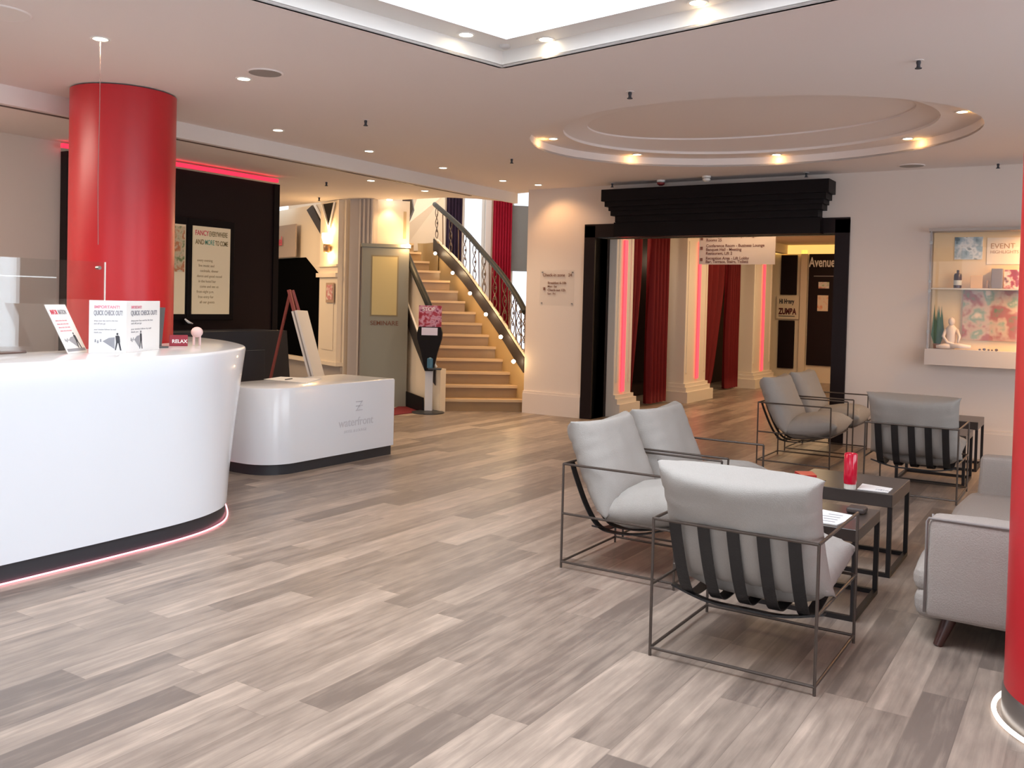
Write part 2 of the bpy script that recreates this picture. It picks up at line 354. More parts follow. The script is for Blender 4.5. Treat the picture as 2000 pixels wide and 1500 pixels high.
# upper wall over the stair opening end
# window walls behind and right of the camera
def wall_with_openings(lo, hi, ops):   # along an axis, zsill..zhead openings
    pts = [(lo, 0), (hi, 0), (hi, CZ), (lo, CZ)]
    return pts, [[(a, .25), (b, .25), (b, 2.7), (a, 2.7)] for a, b in ops]
pts, hs = wall_with_openings(-3.2, 10.5, [(-1.6, .9), (1.3, 3.8), (4.2, 6.7), (7.1, 8.1)])
struct('wall_right', plate(pts, hs, .2, WY(-4.2)), wallm)
pts, hs = wall_with_openings(-4.3, 8.1, [(-3.6, -1.2), (-.8, 1.6), (2.0, 4.4)])
struct('wall_rear', plate(pts, hs, .2, WX(-3.1)), wallm)
k = 2
for a, b in ((-1.6, .9), (1.3, 3.8), (4.2, 6.7), (7.1, 8.1)):
    wn = thing('window_%d' % k, ((a+b)/2, -4.2, .25), 'tall window in the right wall', 'window', kind='structure'); k += 1
    obj('pane', MB().box((a, -4.205, .25), (b, -4.195, 2.7)), glass, wn)
    f = MB(); [f.bar((x, -4.2, .25), (x, -4.2, 2.7), .06, upv=(1, 0, 0)) for x in (a+.03, (a+b)/2, b-.03)]; obj('window_frame', f, whitem, wn)
for a, b in ((-3.6, -1.2), (-.8, 1.6), (2.0, 4.4)):
    wn = thing('window_%d' % k, (-3.1, (a+b)/2, .25), 'tall window in the rear wall', 'window', kind='structure'); k += 1
    obj('pane', MB().box((-3.105, a, .25), (-3.095, b, 2.7)), glass, wn)
    f = MB(); [f.bar((-3.1, y, .25), (-3.1, y, 2.7), .06, upv=(1, 0, 0)) for y in (a+.03, (a+b)/2, b-.03)]; obj('window_frame', f, whitem, wn)
# reception back wall: pale part and black panelled part
struct('wall_reception', MB().box((-3.2, 8.1, 0), (4.86, 8.2, 2.87)), recm)
struct('wall_dark', MB().box((4.86, 8.0, 0), (7.44, 8.25, 2.78)), blackw, label='black panelled wall behind reception')
led = MB().bar((4.80, 7.985, 2.82), (7.40, 7.985, 2.82), .034, .04); 
tag(obj('led_strip', led, ledwall), 'red glowing strip light along the top of the black reception wall', 'strip light')
tag(obj('panel_molding', MB().box((7.36, 7.985, .0), (7.44, 8.0, 2.78)), blackm), None, None, kind='structure').name = 'trim_7'
bpy.data.objects['trim_7']['label'] = 'black edge trim of the dark panelled wall'

# vestibule wall running away beside the dark wall
P0 = Vector((9.5, 8.9, 0)); DW = Vector((.363, .932, 0)); NW = Vector((.932, -.363, 0))
def onW(s, z, off=0): return P0+DW*s+Vector((0, 0, z))-NW*off
struct('wall_vestibule', MB().slab([onW(-.05, 0), onW(3.6, 0), onW(3.6, 2.866), onW(-.05, 2.866)], NW*.1), creamm)
struct('wall_vestibule_end', MB().slab([onW(3.6, 0), onW(3.6, 0)+Vector((-6, .5, 0)), onW(3.6, 2.87)+Vector((-6, .5, 0)), onW(3.6, 2.87)], (0, .1, 0)), creamm)
# dado: grey lower part and cream ledge
struct('trim_8', MB().slab([onW(-.02, 0, .03), onW(3.5, 0, .03), onW(3.5, .52, .03), onW(-.02, .52, .03)], NW*.03), mat('taupe_dado', (.42, .36, .31), .6), label='taupe dado below the cream ledge')
struct('trim_9', MB().slab([onW(-.02, .53, .10), onW(3.5, .53, .10), onW(3.5, .585, .10), onW(-.02, .585, .10)], NW*.10), creamm, label='cream ledge along the vestibule wall')
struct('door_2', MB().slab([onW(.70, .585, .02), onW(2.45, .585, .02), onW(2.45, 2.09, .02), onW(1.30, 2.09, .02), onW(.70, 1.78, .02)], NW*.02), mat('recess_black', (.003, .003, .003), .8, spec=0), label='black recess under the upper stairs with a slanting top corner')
# pilaster with sconce
pil = thing('pilaster', onW(.3, .585, .0), 'cream pilaster with a glowing wall lamp, between the black recess and grey pillar', 'pilaster')
obj('shaft', MB().slab([onW(.02, .585, .08), onW(.62, .585, .08), onW(.62, 2.86, .08), onW(.02, 2.86, .08)], NW*.08), creamm, pil)
obj('capital', MB().slab([onW(0, 1.78, .12), onW(.66, 1.78, .12), onW(.66, 1.84, .12), onW(0, 1.84, .12)], NW*.04).slab([onW(0, 1.93, .11), onW(.66, 1.93, .11), onW(.66, 1.96, .11), onW(0, 1.96, .11)], NW*.03), creamm, pil)
v = MB(); v.slab([onW(.12, 2.83, .10), onW(.50, 2.83, .10), onW(.28, 2.50, .10)], NW*.02); obj('v_shaped_opening', v, blackm, pil)
v = MB(); v.bar(onW(.10, 2.83, .11), onW(.27, 2.47, .11), .02); v.bar(onW(.52, 2.83, .11), onW(.27, 2.47, .11), .02); obj('molding', v, whitem, pil)
v = MB(); v.slab([onW(.12, .75, .09), onW(.50, .75, .09), onW(.50, 1.66, .09), onW(.12, 1.66, .09)], NW*.01); obj('raised_panel', v, creamm, pil)
sc = thing('wall_sconce', onW(.26, 2.2, .1), 'small up-and-down wall lamp glowing warm on the cream pilaster', 'lamp')
b0 = onW(.26, 0, .14)
obj('body', MB().lathe((b0.x, b0.y, 0), [(.0001, 2.12), (.045, 2.13), (.05, 2.2), (.05, 2.24), (.0001, 2.245)], 16), mat('frosted_bronze', (.35, .22, .12), .4, .5), sc, True)
obj('lamp_shade', MB().lathe((b0.x, b0.y, 0), [(.0001, 2.25), (.05, 2.255), (.075, 2.34), (.07, 2.40), (.0001, 2.36)], 16), mat('glowing_shade', (1, .9, .7), .5, em=(1, .62, .28), es=9), sc, True)
point('sconce_up_light', onW(.26, 2.46, .16), 4, (1, .62, .28)); point('sconce_down_light', onW(.26, 2.08, .16), 5, (1, .62, .28))
pq = thing('wall_plaque', onW(.2, 1.43, .1), 'small framed notice on the cream pilaster below the wall lamp', 'sign')
obj('frame', MB().slab([onW(.08, 1.42, .11), onW(.33, 1.42, .11), onW(.33, 1.70, .11), onW(.08, 1.70, .11)], NW*.012), mat('tan_frame', (.45, .30, .2), .5), pq)
obj('picture', MB().slab([onW(.11, 1.46, .115), onW(.30, 1.46, .115), onW(.30, 1.67, .115), onW(.11, 1.67, .115)], NW*.008), noisecol('plaque_print', [(.8, .7, .6), (.55, .2, .2), (.8, .72, .62)], 14), pq)
# diagonal stair stringer glimpsed above
struct('trim_10', MB().slab([onW(1.25, 2.80, .03), onW(1.05, 2.86, .03), onW(.66, 2.52, .03), onW(.66, 2.36, .03)], NW*.03), stringm, label='dark diagonal stringer of the upper stair')
struct('trim_11', MB().slab([onW(1.0, 2.86, .035), onW(.94, 2.86, .035), onW(.66, 2.62, .035), onW(.66, 2.58, .035)], NW*.02), whitem, label='pale diagonal edge of the upper stair')
ws = thing('hanging_sign', onW(1.9, 2.1, .12), 'greyish hanging sign with a small red word, beside the black reception wall', 'sign')
obj('board', MB().slab([onW(1.48, 2.10, .10), onW(2.9, 2.10, .10), onW(2.9, 2.60, .10), onW(1.48, 2.60, .10)], NW*.02), mat('taupe_board', (.42, .33, .27), .6), ws)
text('hotel', .20, onW(2.36, 2.29, .125), -DW, (0, 0, 1), redprint, ws, bold=.003)

# grey corner pillar and the sage sign board
GP = [at_dz(676, 12.72, 0), at_dz(722, 12.60, 0)]
dv = (GP[1]-GP[0]); nv = Vector((dv.y, -dv.x, 0)).normalized()
if nv.dot(fwd) < 0: nv = -nv
struct('trim_12', MB().slab([GP[0], GP[1], GP[1]+Vector((0, 0, 2.866)), GP[0]+Vector((0, 0, 2.866))], nv*.12), mat('grey_pillar_paint', (.42, .36, .32), .6), label='grey corner pillar left of the sign board')
f1 = MB()
for t in (.45, .62, .80, .95):
    q = GP[0].lerp(GP[1], t)-nv*.008; f1.bar(q, q+Vector((0, 0, 2.86)), .03, .016, upv=(1, 0, 0))
struct('trim_13', f1, mat('grey_fluting', (.5, .43, .38), .6), label='thin flutes of the grey corner pillar')
S0 = Vector((9.40, 8.46, 0)); S1 = Vector((9.86, 8.02, 0)); sd = (S1-S0).normalized(); sn = Vector((-sd.y, sd.x, 0));
if sn.dot(fwd) < 0: sn = -sn
def onS(t, z, off=0): return S0+sd*t+Vector((0, 0, z))-sn*off
SL = (S1-S0).length
struct('wall_stair_side', MB().slab([onS(0, 0, -.2), onS(SL+.02, 0, -.2), onS(SL+.02, 2.866, -.2), onS(0, 2.866, -.2)], sn*.12), creamm)
sb = thing('sign_board', onS(SL/2, 0), 'tall sage green sign board with a cream poster, left of the staircase', 'sign')
obj('board', MB().slab([onS(0, 0), onS(SL, 0), onS(SL, 2.20), onS(0, 2.20)], sn*.12), greensign, sb)
obj('cornice', MB().slab([onS(-.02, 2.20, .02), onS(SL+.02, 2.20, .02), onS(SL+.02, 2.245, .02), onS(-.02, 2.245, .02)], sn*.15), greensign, sb)
obj('poster', MB().slab([onS(.135, 1.27, .012), onS(.475, 1.27, .012), onS(.475, 2.07, .012), onS(.135, 2.07, .012)], sn*.012), yellowpaper, sb)
obj('poster_frame', MB().slab([onS(.115, 1.25, .006), onS(.495, 1.25, .006), onS(.495, 2.09, .006), onS(.115, 2.09, .006)], sn*.006), mat('olive_frame', (.22, .18, .10), .5), sb)
text('SEMINARE', .085, onS(.12, 1.13, .004), sd, (0, 0, 1), mat('brown_print', (.16, .07, .04), .7), sb, bold=.001)
dl = thing('downlight', onS(.40, 2.862, .05), 'glowing ceiling lamp washing the cream wall above the sage sign board', 'lamp')
obj('lamp_lens', MB().cyl((onS(.36, 0, -.10).x, onS(.36, 0, -.10).y), .04, 2.855, 2.864, 16), lamp, dl)
spot('wash_light', onS(.36, 2.83, -.08), onS(.36, 0, -.19), 14, (1, .62, .30), 100)
struct('trim_14', MB().slab([onS(.57, 2.34, -.19), onS(.61, 2.34, -.19), onS(.61, 2.72, -.19), onS(.57, 2.72, -.19)], sn*.02), mat('tan_strip', (.55, .40, .22), .6), label='narrow tan strip on the cream wall above the sign board')

# ================================================================== STAIR HALL
st = thing('staircase', at_dz(940, 12.4, 0), 'curving stone staircase with iron balustrade rising behind the hall', 'staircase')
NL = [852, 850, 847, 843, 838, 833, 828, 822, 816, 810, 804, 798, 792, 786, 780, 774]
NR = [1023, 1013, 1001, 987, 974, 962, 942, 927, 906, 892, 876, 857, 836, 820, 806, 796]
def dstep(i): return 12.40+.255*i
RISE = .165
for i in range(15):
    z0, z1 = (i)*RISE, (i+1)*RISE
    a = at_dz(NL[i], dstep(i)-.1, z1); b = at_dz(NR[i]+2, dstep(i)+.05, z1); c = at_dz(NR[i+1]+6, dstep(i+1)+.12, z1); d = at_dz(NL[i+1], dstep(i+1)+.0, z1)
    m_ = MB(); zb = max(0, z0-.10)
    m_.slab([Vector((p.x, p.y, zb if i else .0)) for p in (a, b, c, d)], (0, 0, z1-.035-(zb if i else 0)))
    sp_ = obj('step', m_, marble, st); m_ = MB(); fa = (a-d).normalized()*.03; fb = (b-c).normalized()*.03
    m_.slab([Vector((p.x, p.y, z1-.035)) for p in (a+fa, b+fb, b-fb*3, a-fa*3)], (0, 0, .035)); obj('nosing', m_, nosem, sp_)
    m_ = MB(); m_.slab([Vector((p.x, p.y, z1-.035)) for p in (a-fa*3, b-fb*3, c, d)], (0, 0, .034)); obj('tread', m_, marble, sp_)
# right-hand (inner) wall, band, cap, handrail, following the curve
RX = [1026, 1010, 981, 940, 902, 849]
RD = [12.45, 12.70, 13.22, 14.0, 14.85, 16.3]
RB = [713, 689, 643, 584, 533, 478]      # band centre row
RH = [610, 580, 537, 489, 446, 399]      # handrail row
RS = [728, 712, 664, 606, 548, 492]
path = []
for b, h in zip(smoothpts([at_depth(x, y, d) for x, y, d in zip(RX, RB, RD)], 8), smoothpts([at_depth(x, y, d) for x, y, d in zip(RX, RH, RD)], 8)): path.append((0, b, h))
m_ = MB(); m_.grid([[Vector((b.x, b.y, max(0, b.z-1.0))), b+Vector((0, 0, -.06))] for _, b, h in path]); obj('inner_wall', m_, goldwall, st)
m_ = MB(); hb = .105
rings = []
for k, (_, b, h) in enumerate(path):
    t = (path[min(k+1, 40)][1]-path[max(k-1, 0)][1]); s = Vector((t.y, -t.x, 0)).normalized()*.03
    rings.append([b+s+Vector((0, 0, hb)), b-s+Vector((0, 0, hb)), b-s-Vector((0, 0, hb)), b+s-Vector((0, 0, hb))])
m_.loft(rings); obj('string_band', m_, stringm, st)
m_ = MB(); m_.tube([b+Vector((0, 0, hb+.02)) for _, b, h in path], .022, 8); obj('string_cap', m_, creamm, st, True)
hr = [h for _, b, h in path]; m_ = MB(); m_.tube(hr, .042, 12); obj('handrail', m_, railm, st, True)
def scroll(m_, p, z0, z1, side, r=.007):
    H = z1-z0; pts = []
    for k in range(25):
        t = k/24; a = math.sin(t*4*PI)*.055*(1 if t < .5 else -1)
        pts.append(p+side*a+Vector((0, 0, z0-p.z+H*t)))
    m_.tube(pts, r, 5); pts = [p*2-q for q in pts]; pts = [Vector((2*p.x-(2*p.x-q.x), 2*p.y-(2*p.y-q.y), 0)) for q in pts]
for k in range(1, 40, 2):
    _, b, h = path[k]; m_ = MB(); z0 = b.z+hb+.03; z1 = h.z-.02
    t = (path[k+1][1]-path[k-1][1]); side = Vector((t.x, t.y, 0)).normalized()
    if k % 4 == 1: m_.tube([Vector((b.x, b.y, z0)), Vector((h.x, h.y, z1))], .009, 6)
    else:
        for sg in (1, -1):
            pts = []
            for q in range(21):
                u = q/20; a = math.sin(u*3*PI)*.075*sg; pts.append(Vector((lerp(b.x, h.x, u), lerp(b.y, h.y, u), lerp(z0, z1, u)))+side*a)
            m_.tube(pts, .007, 5)
        for u in (.25, .5, .75):
            c_ = Vector((b.x, b.y, lerp(z0, z1, u))); m_.tube([c_+side*(.02*math.cos(a))+Vector((0, 0, .02*math.sin(a))) for a in [i*PI/4 for i in range(9)]], .006, 4)
    obj('baluster', m_, mat('baluster_bronze', (.13, .085, .06), .4, .5), st, True)
# left side: outer panel, band, cap, handrail
LX = [858, 835, 815, 795, 775]
LD = [12.15, 12.2, 12.45, 12.85, 13.3]
LB_ = [745, 712, 662, 606, 545]; LH = [655, 590, 545, 498, 452]
lp = []
for k in range(21):
    px = lerp(852, 775, k/20); d = pw(LX, LD, px); lp.append((px, at_depth(px, pw(LX, LB_, px), d), at_depth(px, pw(LX, LH, px), d)))
m_ = MB(); m_.grid([[Vector((b.x, b.y, 0)), Vector((b.x, b.y, b.z-.06))] for _, b, h in lp]); obj('outer_wall', m_, creamm, st)
m_ = MB(); m_.grid([[b+Vector((0, 0, .08)), h-Vector((0, 0, .05))] for _, b, h in lp]); obj('outer_panel', m_, creamm, st)
m_ = MB(); rings = []
for k, (_, b, h) in enumerate(lp):
    t = (lp[min(k+1, 20)][1]-lp[max(k-1, 0)][1]); s = Vector((t.y, -t.x, 0)).normalized()*.03
    rings.append([b+s+Vector((0, 0, .11)), b-s+Vector((0, 0, .11)), b-s-Vector((0, 0, .11)), b+s-Vector((0, 0, .11))])
m_.loft(rings); obj('string_band', m_, stringm, st)
m_ = MB(); m_.tube([b+Vector((0, 0, .13)) for _, b, h in lp], .02, 8); obj('string_cap', m_, whitem, st, True)
m_ = MB(); m_.tube([h for _, b, h in lp], .045, 10); obj('handrail', m_, railm, st, True)
nb = at_dz(857, 12.2, 0); m_ = MB().box((nb.x-.06, nb.y-.06, 0), (nb.x+.06, nb.y+.06, .58)); obj('newel', m_, creamm, st)
m_ = MB(); m_.slab([at_dz(828, 12.05, .0), at_dz(790, 12.75, .0), at_dz(790, 12.75, .22), at_dz(828, 12.05, .20)], (0, .03, 0)); obj('skirting', m_, blackm, st)
# ochre curved wall at the head of the visible flight
hw = [at_dz(px, d, 1.9) for px, d in ((770, 16.2), (800, 16.6), (825, 16.7), (842, 16.4), (855, 16.0))]
m_ = MB(); m_.grid([[Vector((p.x, p.y, 1.6)), Vector((p.x, p.y, 2.52))] for p in smoothpts(hw, 5)]); obj('landing_wall', m_, goldwall, st)
# step lights
first = None
for i, (px, py) in enumerate([(1003, 706), (978, 658), (949, 614), (918, 573), (884, 533), (850, 495)]):
    d = pw(RX, RD, px+12)-.12; p = at_depth(px, py, d)
    m_ = MB(); bmesh.ops.create_uvsphere(m_.bm, u_segments=12, v_segments=8, radius=.028, matrix=Matrix.Translation(p))
    if i == 0: lab = 'round step light at the foot of the staircase, lowest of the lit row'
    elif i == 5: lab = 'round step light highest on the inner stair wall'
    else: lab = ['', 'second round step light from the foot of the stairs', 'third round step light from the foot of the stairs', 'fourth round step light from the foot of the stairs', 'fifth round step light from the foot of the stairs'][i]
    o = obj('step_light', m_, lamp, None, True); tag(o, lab, 'lamp', 'round step lights along the stairs')
    q = p-Vector((fwd.x, fwd.y, 0))*.16; point('step_glow', q, 2.6, (1, .66, .32), .03)
p = at_depth(797, 480, 12.7); m_ = MB(); bmesh.ops.create_uvsphere(m_.bm, u_segments=12, v_segments=8, radius=.028, matrix=Matrix.Translation(p))
tag(obj('step_light', m_, lamp, None, True), 'round lamp beside the top right corner of the sage sign board', 'lamp'); point('step_glow', p-fwd*.16, 9, (1, .62, .30))
# far window wall behind the stairs (plane x+y=const)
NF = Vector((1, 1, 0)).normalized(); KF = 26.6
def onF(px, py, k=KF): d = ray(px, py); t = (k-EYE.x-EYE.y)/(d.x+d.y); return EYE+d*t
def farrect(x0, y0, x1, y1, k, th, name, m, parent=None):
    a, b = onF(x0, (y0+y1)/2, k), onF(x1, (y0+y1)/2, k); z1 = onF((x0+x1)/2, y0, k).z; z0 = onF((x0+x1)/2, y1, k).z
    return MB().slab([Vector((a.x, a.y, z0)), Vector((b.x, b.y, z0)), Vector((b.x, b.y, z1)), Vector((a.x, a.y, z1))], NF*th)
fr = Vector((1, -1, 0)).normalized()
def fx(px): a = onF(px, 600); return (a-onF(900, 600)).dot(fr)
o0 = onF(900, 600)
MF = Matrix(((fr.x, 0, NF.x, o0.x), (fr.y, 0, NF.y, o0.y), (0, 1, 0, 0), (0, 0, 0, 1)))
op = [[(fx(899), .9), (fx(943), .9), (fx(943), 4.6), (fx(899), 4.6)], [(fx(995), .5), (fx(1044), .5), (fx(1044), 4.6), (fx(995), 4.6)], [(fx(797), 3.35), (fx(824), 4.4), (fx(797), 4.4)]]
struct('wall_stair_windows', plate([(fx(560), 0), (fx(1160), 0), (fx(1160), 6), (fx(560), 6)], op, .2, MF), mat('cream_hall_wall', (.78, .66, .52), .7))
for j, (a, b) in enumerate(((899, 943), (995, 1044))):
    wn = thing('window_%d' % (20+j), onF((a+b)/2, 600), 'bright window behind the staircase', 'window', kind='structure')
    obj('pane', farrect(a, 330, b, 700, KF, .01, '', None), glass, wn)
    fm = MB()
    for px in (a+1, b-1): q = onF(px, 560); fm.bar((q.x, q.y, .5), (q.x, q.y, 4.6), .07, upv=(1, 0, 0))
    obj('window_frame', fm, whitem, wn)
struct('trim_15', farrect(946, 340, 957, 760, KF-.3, .1, '', None), whitem, label='pale post between stair window and red curtain')
def curtain(px0, px1, k, z0, z1, m, label, name='curtain', waves=7, amp=.05):
    a, b = onF(px0, 600, k), onF(px1, 600, k); P = []
    for i in range(waves*8+1):
        t = i/(waves*8); q = a.lerp(b, t)+NF*amp*math.sin(t*waves*2*PI); P.append([Vector((q.x, q.y, z0)), Vector((q.x, q.y, (z0+z1)/2))+NF*.01, Vector((q.x, q.y, z1))])
    m_ = MB().grid(P); bmesh.ops.solidify(m_.bm, geom=m_.bm.faces[:], thickness=.01); return tag(obj(name, m_, m, None, True), label, 'curtain')
curtain(959, 996, KF-.7, .6, 4.7, curtain_bright, 'long crimson curtain beside the bright window behind the staircase')
curtain(868, 899, KF-.7, .8, 4.7, curtain_purple, 'dark purple curtain hanging above the upper stair handrail', waves=5)
tag(obj('window_blind', farrect(1000, 402, 1040, 530, KF-.25, .05, '', None), mat('grey_blind', (.22, .24, .26), .7)), 'grey rectangular blind in the bright window right of the crimson curtain', 'blind')
struct('wall_stair_left', MB().slab([Vector((9.9, 10.6, 2.9)), Vector((9.6, 8.9, 2.9)), Vector((9.6, 8.9, 6)), Vector((9.9, 10.6, 6))], (.1, 0, 0)), creamm)
struct('wall_stair_front', MB().slab([Vector((9.82, 6.9, 2.9)), Vector((9.82, 8.2, 2.9)), Vector((9.82, 8.2, 6)), Vector((9.82, 6.9, 6))], (.02, 0, 0)), creamm)
struct('wall_stair_right', MB().slab([Vector((10.84, 6.50, 0)), Vector((16.95, 9.75, 0)), Vector((16.95, 9.75, 6)), Vector((10.84, 6.50, 6))], (0, -.04, 0)), creamm)
struct('ceiling_stairs', MB().box((9.6, 6.3, 6.0), (20, 18, 6.1)), soffm)
for (px0, y0, px1, y1, dd, mm, lb) in ((786, 388, 806, 436, 15.8, stringm, 'dark patterned underside of the upper stair flight'),):
    a = [at_depth(786, 380, dd), at_depth(803, 380, dd), at_depth(807, 408, dd), at_depth(795, 437, dd), at_depth(786, 425, dd)]
    struct('trim_16', MB().slab(a, fwd*.2), mm, label=lb)
a = [at_depth(818, 380, 16.9), at_depth(868, 380, 17.2), at_depth(868, 490, 17.2), at_depth(786, 490, 16.4), at_depth(786, 432, 16.4), at_depth(796, 438, 16.4)]
struct('trim_17', MB().slab(a, fwd*.15), mat('landing_cream', (.74, .62, .48), .7), label='cream parapet of the upper stair landing')
rm = [on_z(766, 800, .0), on_z(792, 789, .0), on_z(829, 798, .0), on_z(812, 806, .0), on_z(766, 812, 0)]
tag(obj('red_mat', MB().slab([p+Vector((0, 0, .001)) for p in rm], (0, 0, .008)), mat('red_carpet', (.16, .008, .014), .9)), 'red floor mat beside the foot of the staircase', 'mat')

# ================================================================== DOORWAY AND CORRIDOR
dr = thing('door_1', (XW, 3.96, 0), 'black portal with heavy cornice', 'door', kind='structure')
obj('jamb', MB().box((XW-.03, 5.46, 0), (XW+.40, 5.615, 2.50)), blackw, dr)
obj('jamb', MB().box((XW-.03, 2.315, 0), (XW+.34, 2.47, 2.50)), blackw, dr)
obj('lintel', MB().box((XW-.03, 2.315, 2.35), (XW+.34, 5.615, 2.52)), blackw, dr)
en = MB()
for x, y0, y1, z0, z1 in ((10.33, 5.13, 2.60, 2.34, 2.52), (10.30, 5.10, 2.62, 2.52, 2.60), (10.27, 5.15, 2.57, 2.60, 2.66), (10.25, 5.17, 2.55, 2.66, 2.71), (10.22, 5.21, 2.52, 2.71, 2.775), (10.19, 5.245, 2.485, 2.775, 2.92)):
    en.box((x, y1, z0), (XW, y0, z1))
obj('entablature', en, blackm, dr)
CYW = 5.42
struct('wall_corridor_left', MB().box((10.84, 6.32, 0), (19.0, 6.40, 2.86)), mat('dark_interior', (.10, .06, .05), .8))
struct('wall_corridor_right', MB().box((10.83, 2.2, 0), (19.1, 2.3, 3.0)), creamm)
struct('ceiling_corridor', MB().box((10.84, 2.2, 2.80), (19.1, 6.4, 2.85)), mat('corridor_ceiling', (.8, .68, .5), .7))
struct('wall_corridor_end', MB().box((19.0, 2.3, 0), (19.1, 6.4, 2.8)), creamm)
struct('floor_alcove', MB().box((11.5, 5.72, .0), (18.9, 6.3, .004)), mat('grey_tile', (.42, .37, .33), .3))
hd = MB(); hd.box((10.85, CYW-.02, 2.62), (19, CYW+.1, 2.8)); struct('trim_18', hd, creamm, label='cream lintel over the corridor columns')
fp = whitem
def column_pier(x0, x1, plx0, plx1, lab, lz0, lz1, lx, dy=0):
    t = thing('corridor_pilaster', ((x0+x1)/2, CYW, 0), lab, 'pilaster', 'white pilasters along the corridor')
    yF = 5.36+dy
    s = MB().box((x0, yF, 0), (x1, yF+.34, 2.62), .01); obj('shaft', s, mat('pilaster_cream', (.80, .72, .62), .5), t)
    p = MB()
    for k, (e, z0, z1) in enumerate(((.10, 0, .17), (.06, .17, .24), (.03, .24, .29))): p.box((max(x0-e, plx0), yF-e, z0), (x1+e, yF+.34, z1))
    obj('base', p, mat('pilaster_cream', (.80, .72, .62), .5), t)
    w_ = (x1-x0); fl = MB(); fl.box((x0+.06, yF-.012, .45), (x0+.10, yF, 2.5)); fl.box((x1-.10, yF-.012, .45), (x1-.06, yF, 2.5)); obj('flute', fl, mat('pilaster_cream', (.80, .72, .62), .5), t)
    tag(obj('led_strip', MB().box((lx-.045, yF-.03, lz0), (lx+.045, yF-.012, lz1), .008), ledred), 'glowing red strip light on the ' + lab.split(',')[0], 'strip light', 'red strip lights on the corridor pilasters')
    return t
column_pier(10.92, 11.45, 10.91, 11.5, 'nearest white pilaster inside the black doorway, left of the first red curtain', .32, 2.36, 10.99+.16)
column_pier(13.33, 14.25, 13.2, 14.35, 'middle white pilaster, seen between two pairs of red curtains', .35, 2.52, 13.82, -.02)
column_pier(16.65, 17.75, 16.5, 17.85, 'farthest white pilaster, beside the dark glass doors', .31, 2.34, 17.18, -.02)
def cur_x(x0, x1, y, z0, z1, label, waves, taper=None):
    P = []; n = waves*8
    for i in range(n+1):
        t = i/n; row = []
        for k in range(13):
            u = k/12; z = lerp(z0, z1, u); s = 1 if not taper else lerp(taper, 1, min(1, u*1.4)**.7 if u < .72 else 1)
            x = lerp(x0, x1, t*s); row.append(Vector((x, y+.06*math.sin(t*waves*2*PI+.3*math.sin(u*5)), z)))
        P.append(row)
    m_ = MB().grid(P); bmesh.ops.solidify(m_.bm, geom=m_.bm.faces[:], thickness=.008)
    return tag(obj('curtain', m_, curtain_red, None, True), label, 'curtain', 'red velvet curtains along the corridor')
cur_x(11.60, 12.10, 5.58, .03, 2.60, 'narrow red velvet curtain tied back beside the nearest pilaster', 3, .30)
cur_x(12.46, 13.10, 5.58, .03, 2.60, 'wide red velvet curtain left of the middle white pilaster', 5)
cur_x(14.40, 15.60, 5.58, .03, 2.60, 'red velvet curtain tied back just right of the middle pilaster', 4, .45)
cur_x(15.85, 16.42, 5.58, .03, 2.60, 'red velvet curtain hanging left of the farthest pilaster', 5)
dk = thing('bar_counter', (12.2, 5.95, 0), 'white pedestal counter glimpsed between the first pair of red curtains', 'counter')
obj('body', MB().box((11.72, 5.80, 0), (12.15, 6.15, 1.00), .02), mat('pale_plaster', (.6, .5, .45), .5), dk); obj('worktop', MB().box((11.68, 5.75, 1.00), (12.40, 6.2, 1.05), .01), whitem, dk)
dk = thing('bar_counter', (15.6, 5.95, 0), 'white pedestal counter glimpsed between the second pair of red curtains', 'counter')
obj('body', MB().box((15.05, 5.80, 0), (15.3, 6.15, 1.00), .02), mat('pale_plaster', (.6, .5, .45), .5), dk); obj('worktop', MB().box((15.0, 5.75, 1.00), (15.6, 6.2, 1.05), .01), whitem, dk)
struct('trim_19', MB().box((11.6, 6.26, .25), (16.6, 6.30, 2.6)), blackw, label='dark screen at the back of the curtained alcoves')
# end wall of corridor: dark glazed doors with lettering
struct('trim_20', MB().box((18.93, 4.3, 2.62), (19.0, 5.72, 2.80)), mat('lit_cornice', (1, .8, .4), .5, em=(1, .60, .16), es=.9), label='warm lit cornice over the far dark doors')
e1 = thing('door_3', (18.97, 5.36, 0), 'dark glazed door, left of the far pair', 'door', kind='structure')
obj('pane', MB().box((18.955, 5.20, 1.78), (18.985, 5.535, 2.73-.13), .01), blackw, e1)
obj('pane', MB().box((18.955, 5.22, .26), (18.985, 5.555, 1.25), .01), blackw, e1)
obj('rail', MB().box((18.95, 5.14, 1.28), (18.985, 5.60, 1.75)), creamm, e1)
text('Hi Henry', .13, (18.945, 5.545, 1.60), (0, -1, 0), (0, 0, 1), printm, e1, xs=.62, bold=.006)
text('ZUMBA', .17, (18.945, 5.55, 1.38), (0, -1, 0), (0, 0, 1), mat('dark_red_print', (.10, .01, .01), .6), e1, xs=.62, bold=.008)
obj('underline', MB().box((18.944, 5.22, 1.33), (18.95, 5.55, 1.345)), printm, e1)
e2 = thing('door_4', (18.97, 4.7, 0), 'dark glazed door with white script, right of the far pair', 'door', kind='structure')
obj('pane', MB().box((18.955, 4.30, .35), (18.985, 4.965, 2.62), .01), blackw, e2)
obj('stile', MB().box((18.93, 4.99, .0), (18.99, 5.12, 2.70)), creamm, e2)
text('Avenue', .27, (18.945, 4.96, 2.36), (0, -1, 0), (0, 0, 1), paper, e2, xs=.62, bold=.006)
obj('underline', MB().box((18.944, 4.46, 2.16), (18.95, 4.86, 2.175)), greyprint, e2)
tag(obj('poster', MB().box((18.94, 4.55, 1.92), (18.95, 4.76, 2.05)), noisecol('tiny_picture', [(.35, .5, .25), (.8, .75, .7), (.7, .3, .2)], 10)), 'small colourful picture on the far dark door under the white script', 'poster')
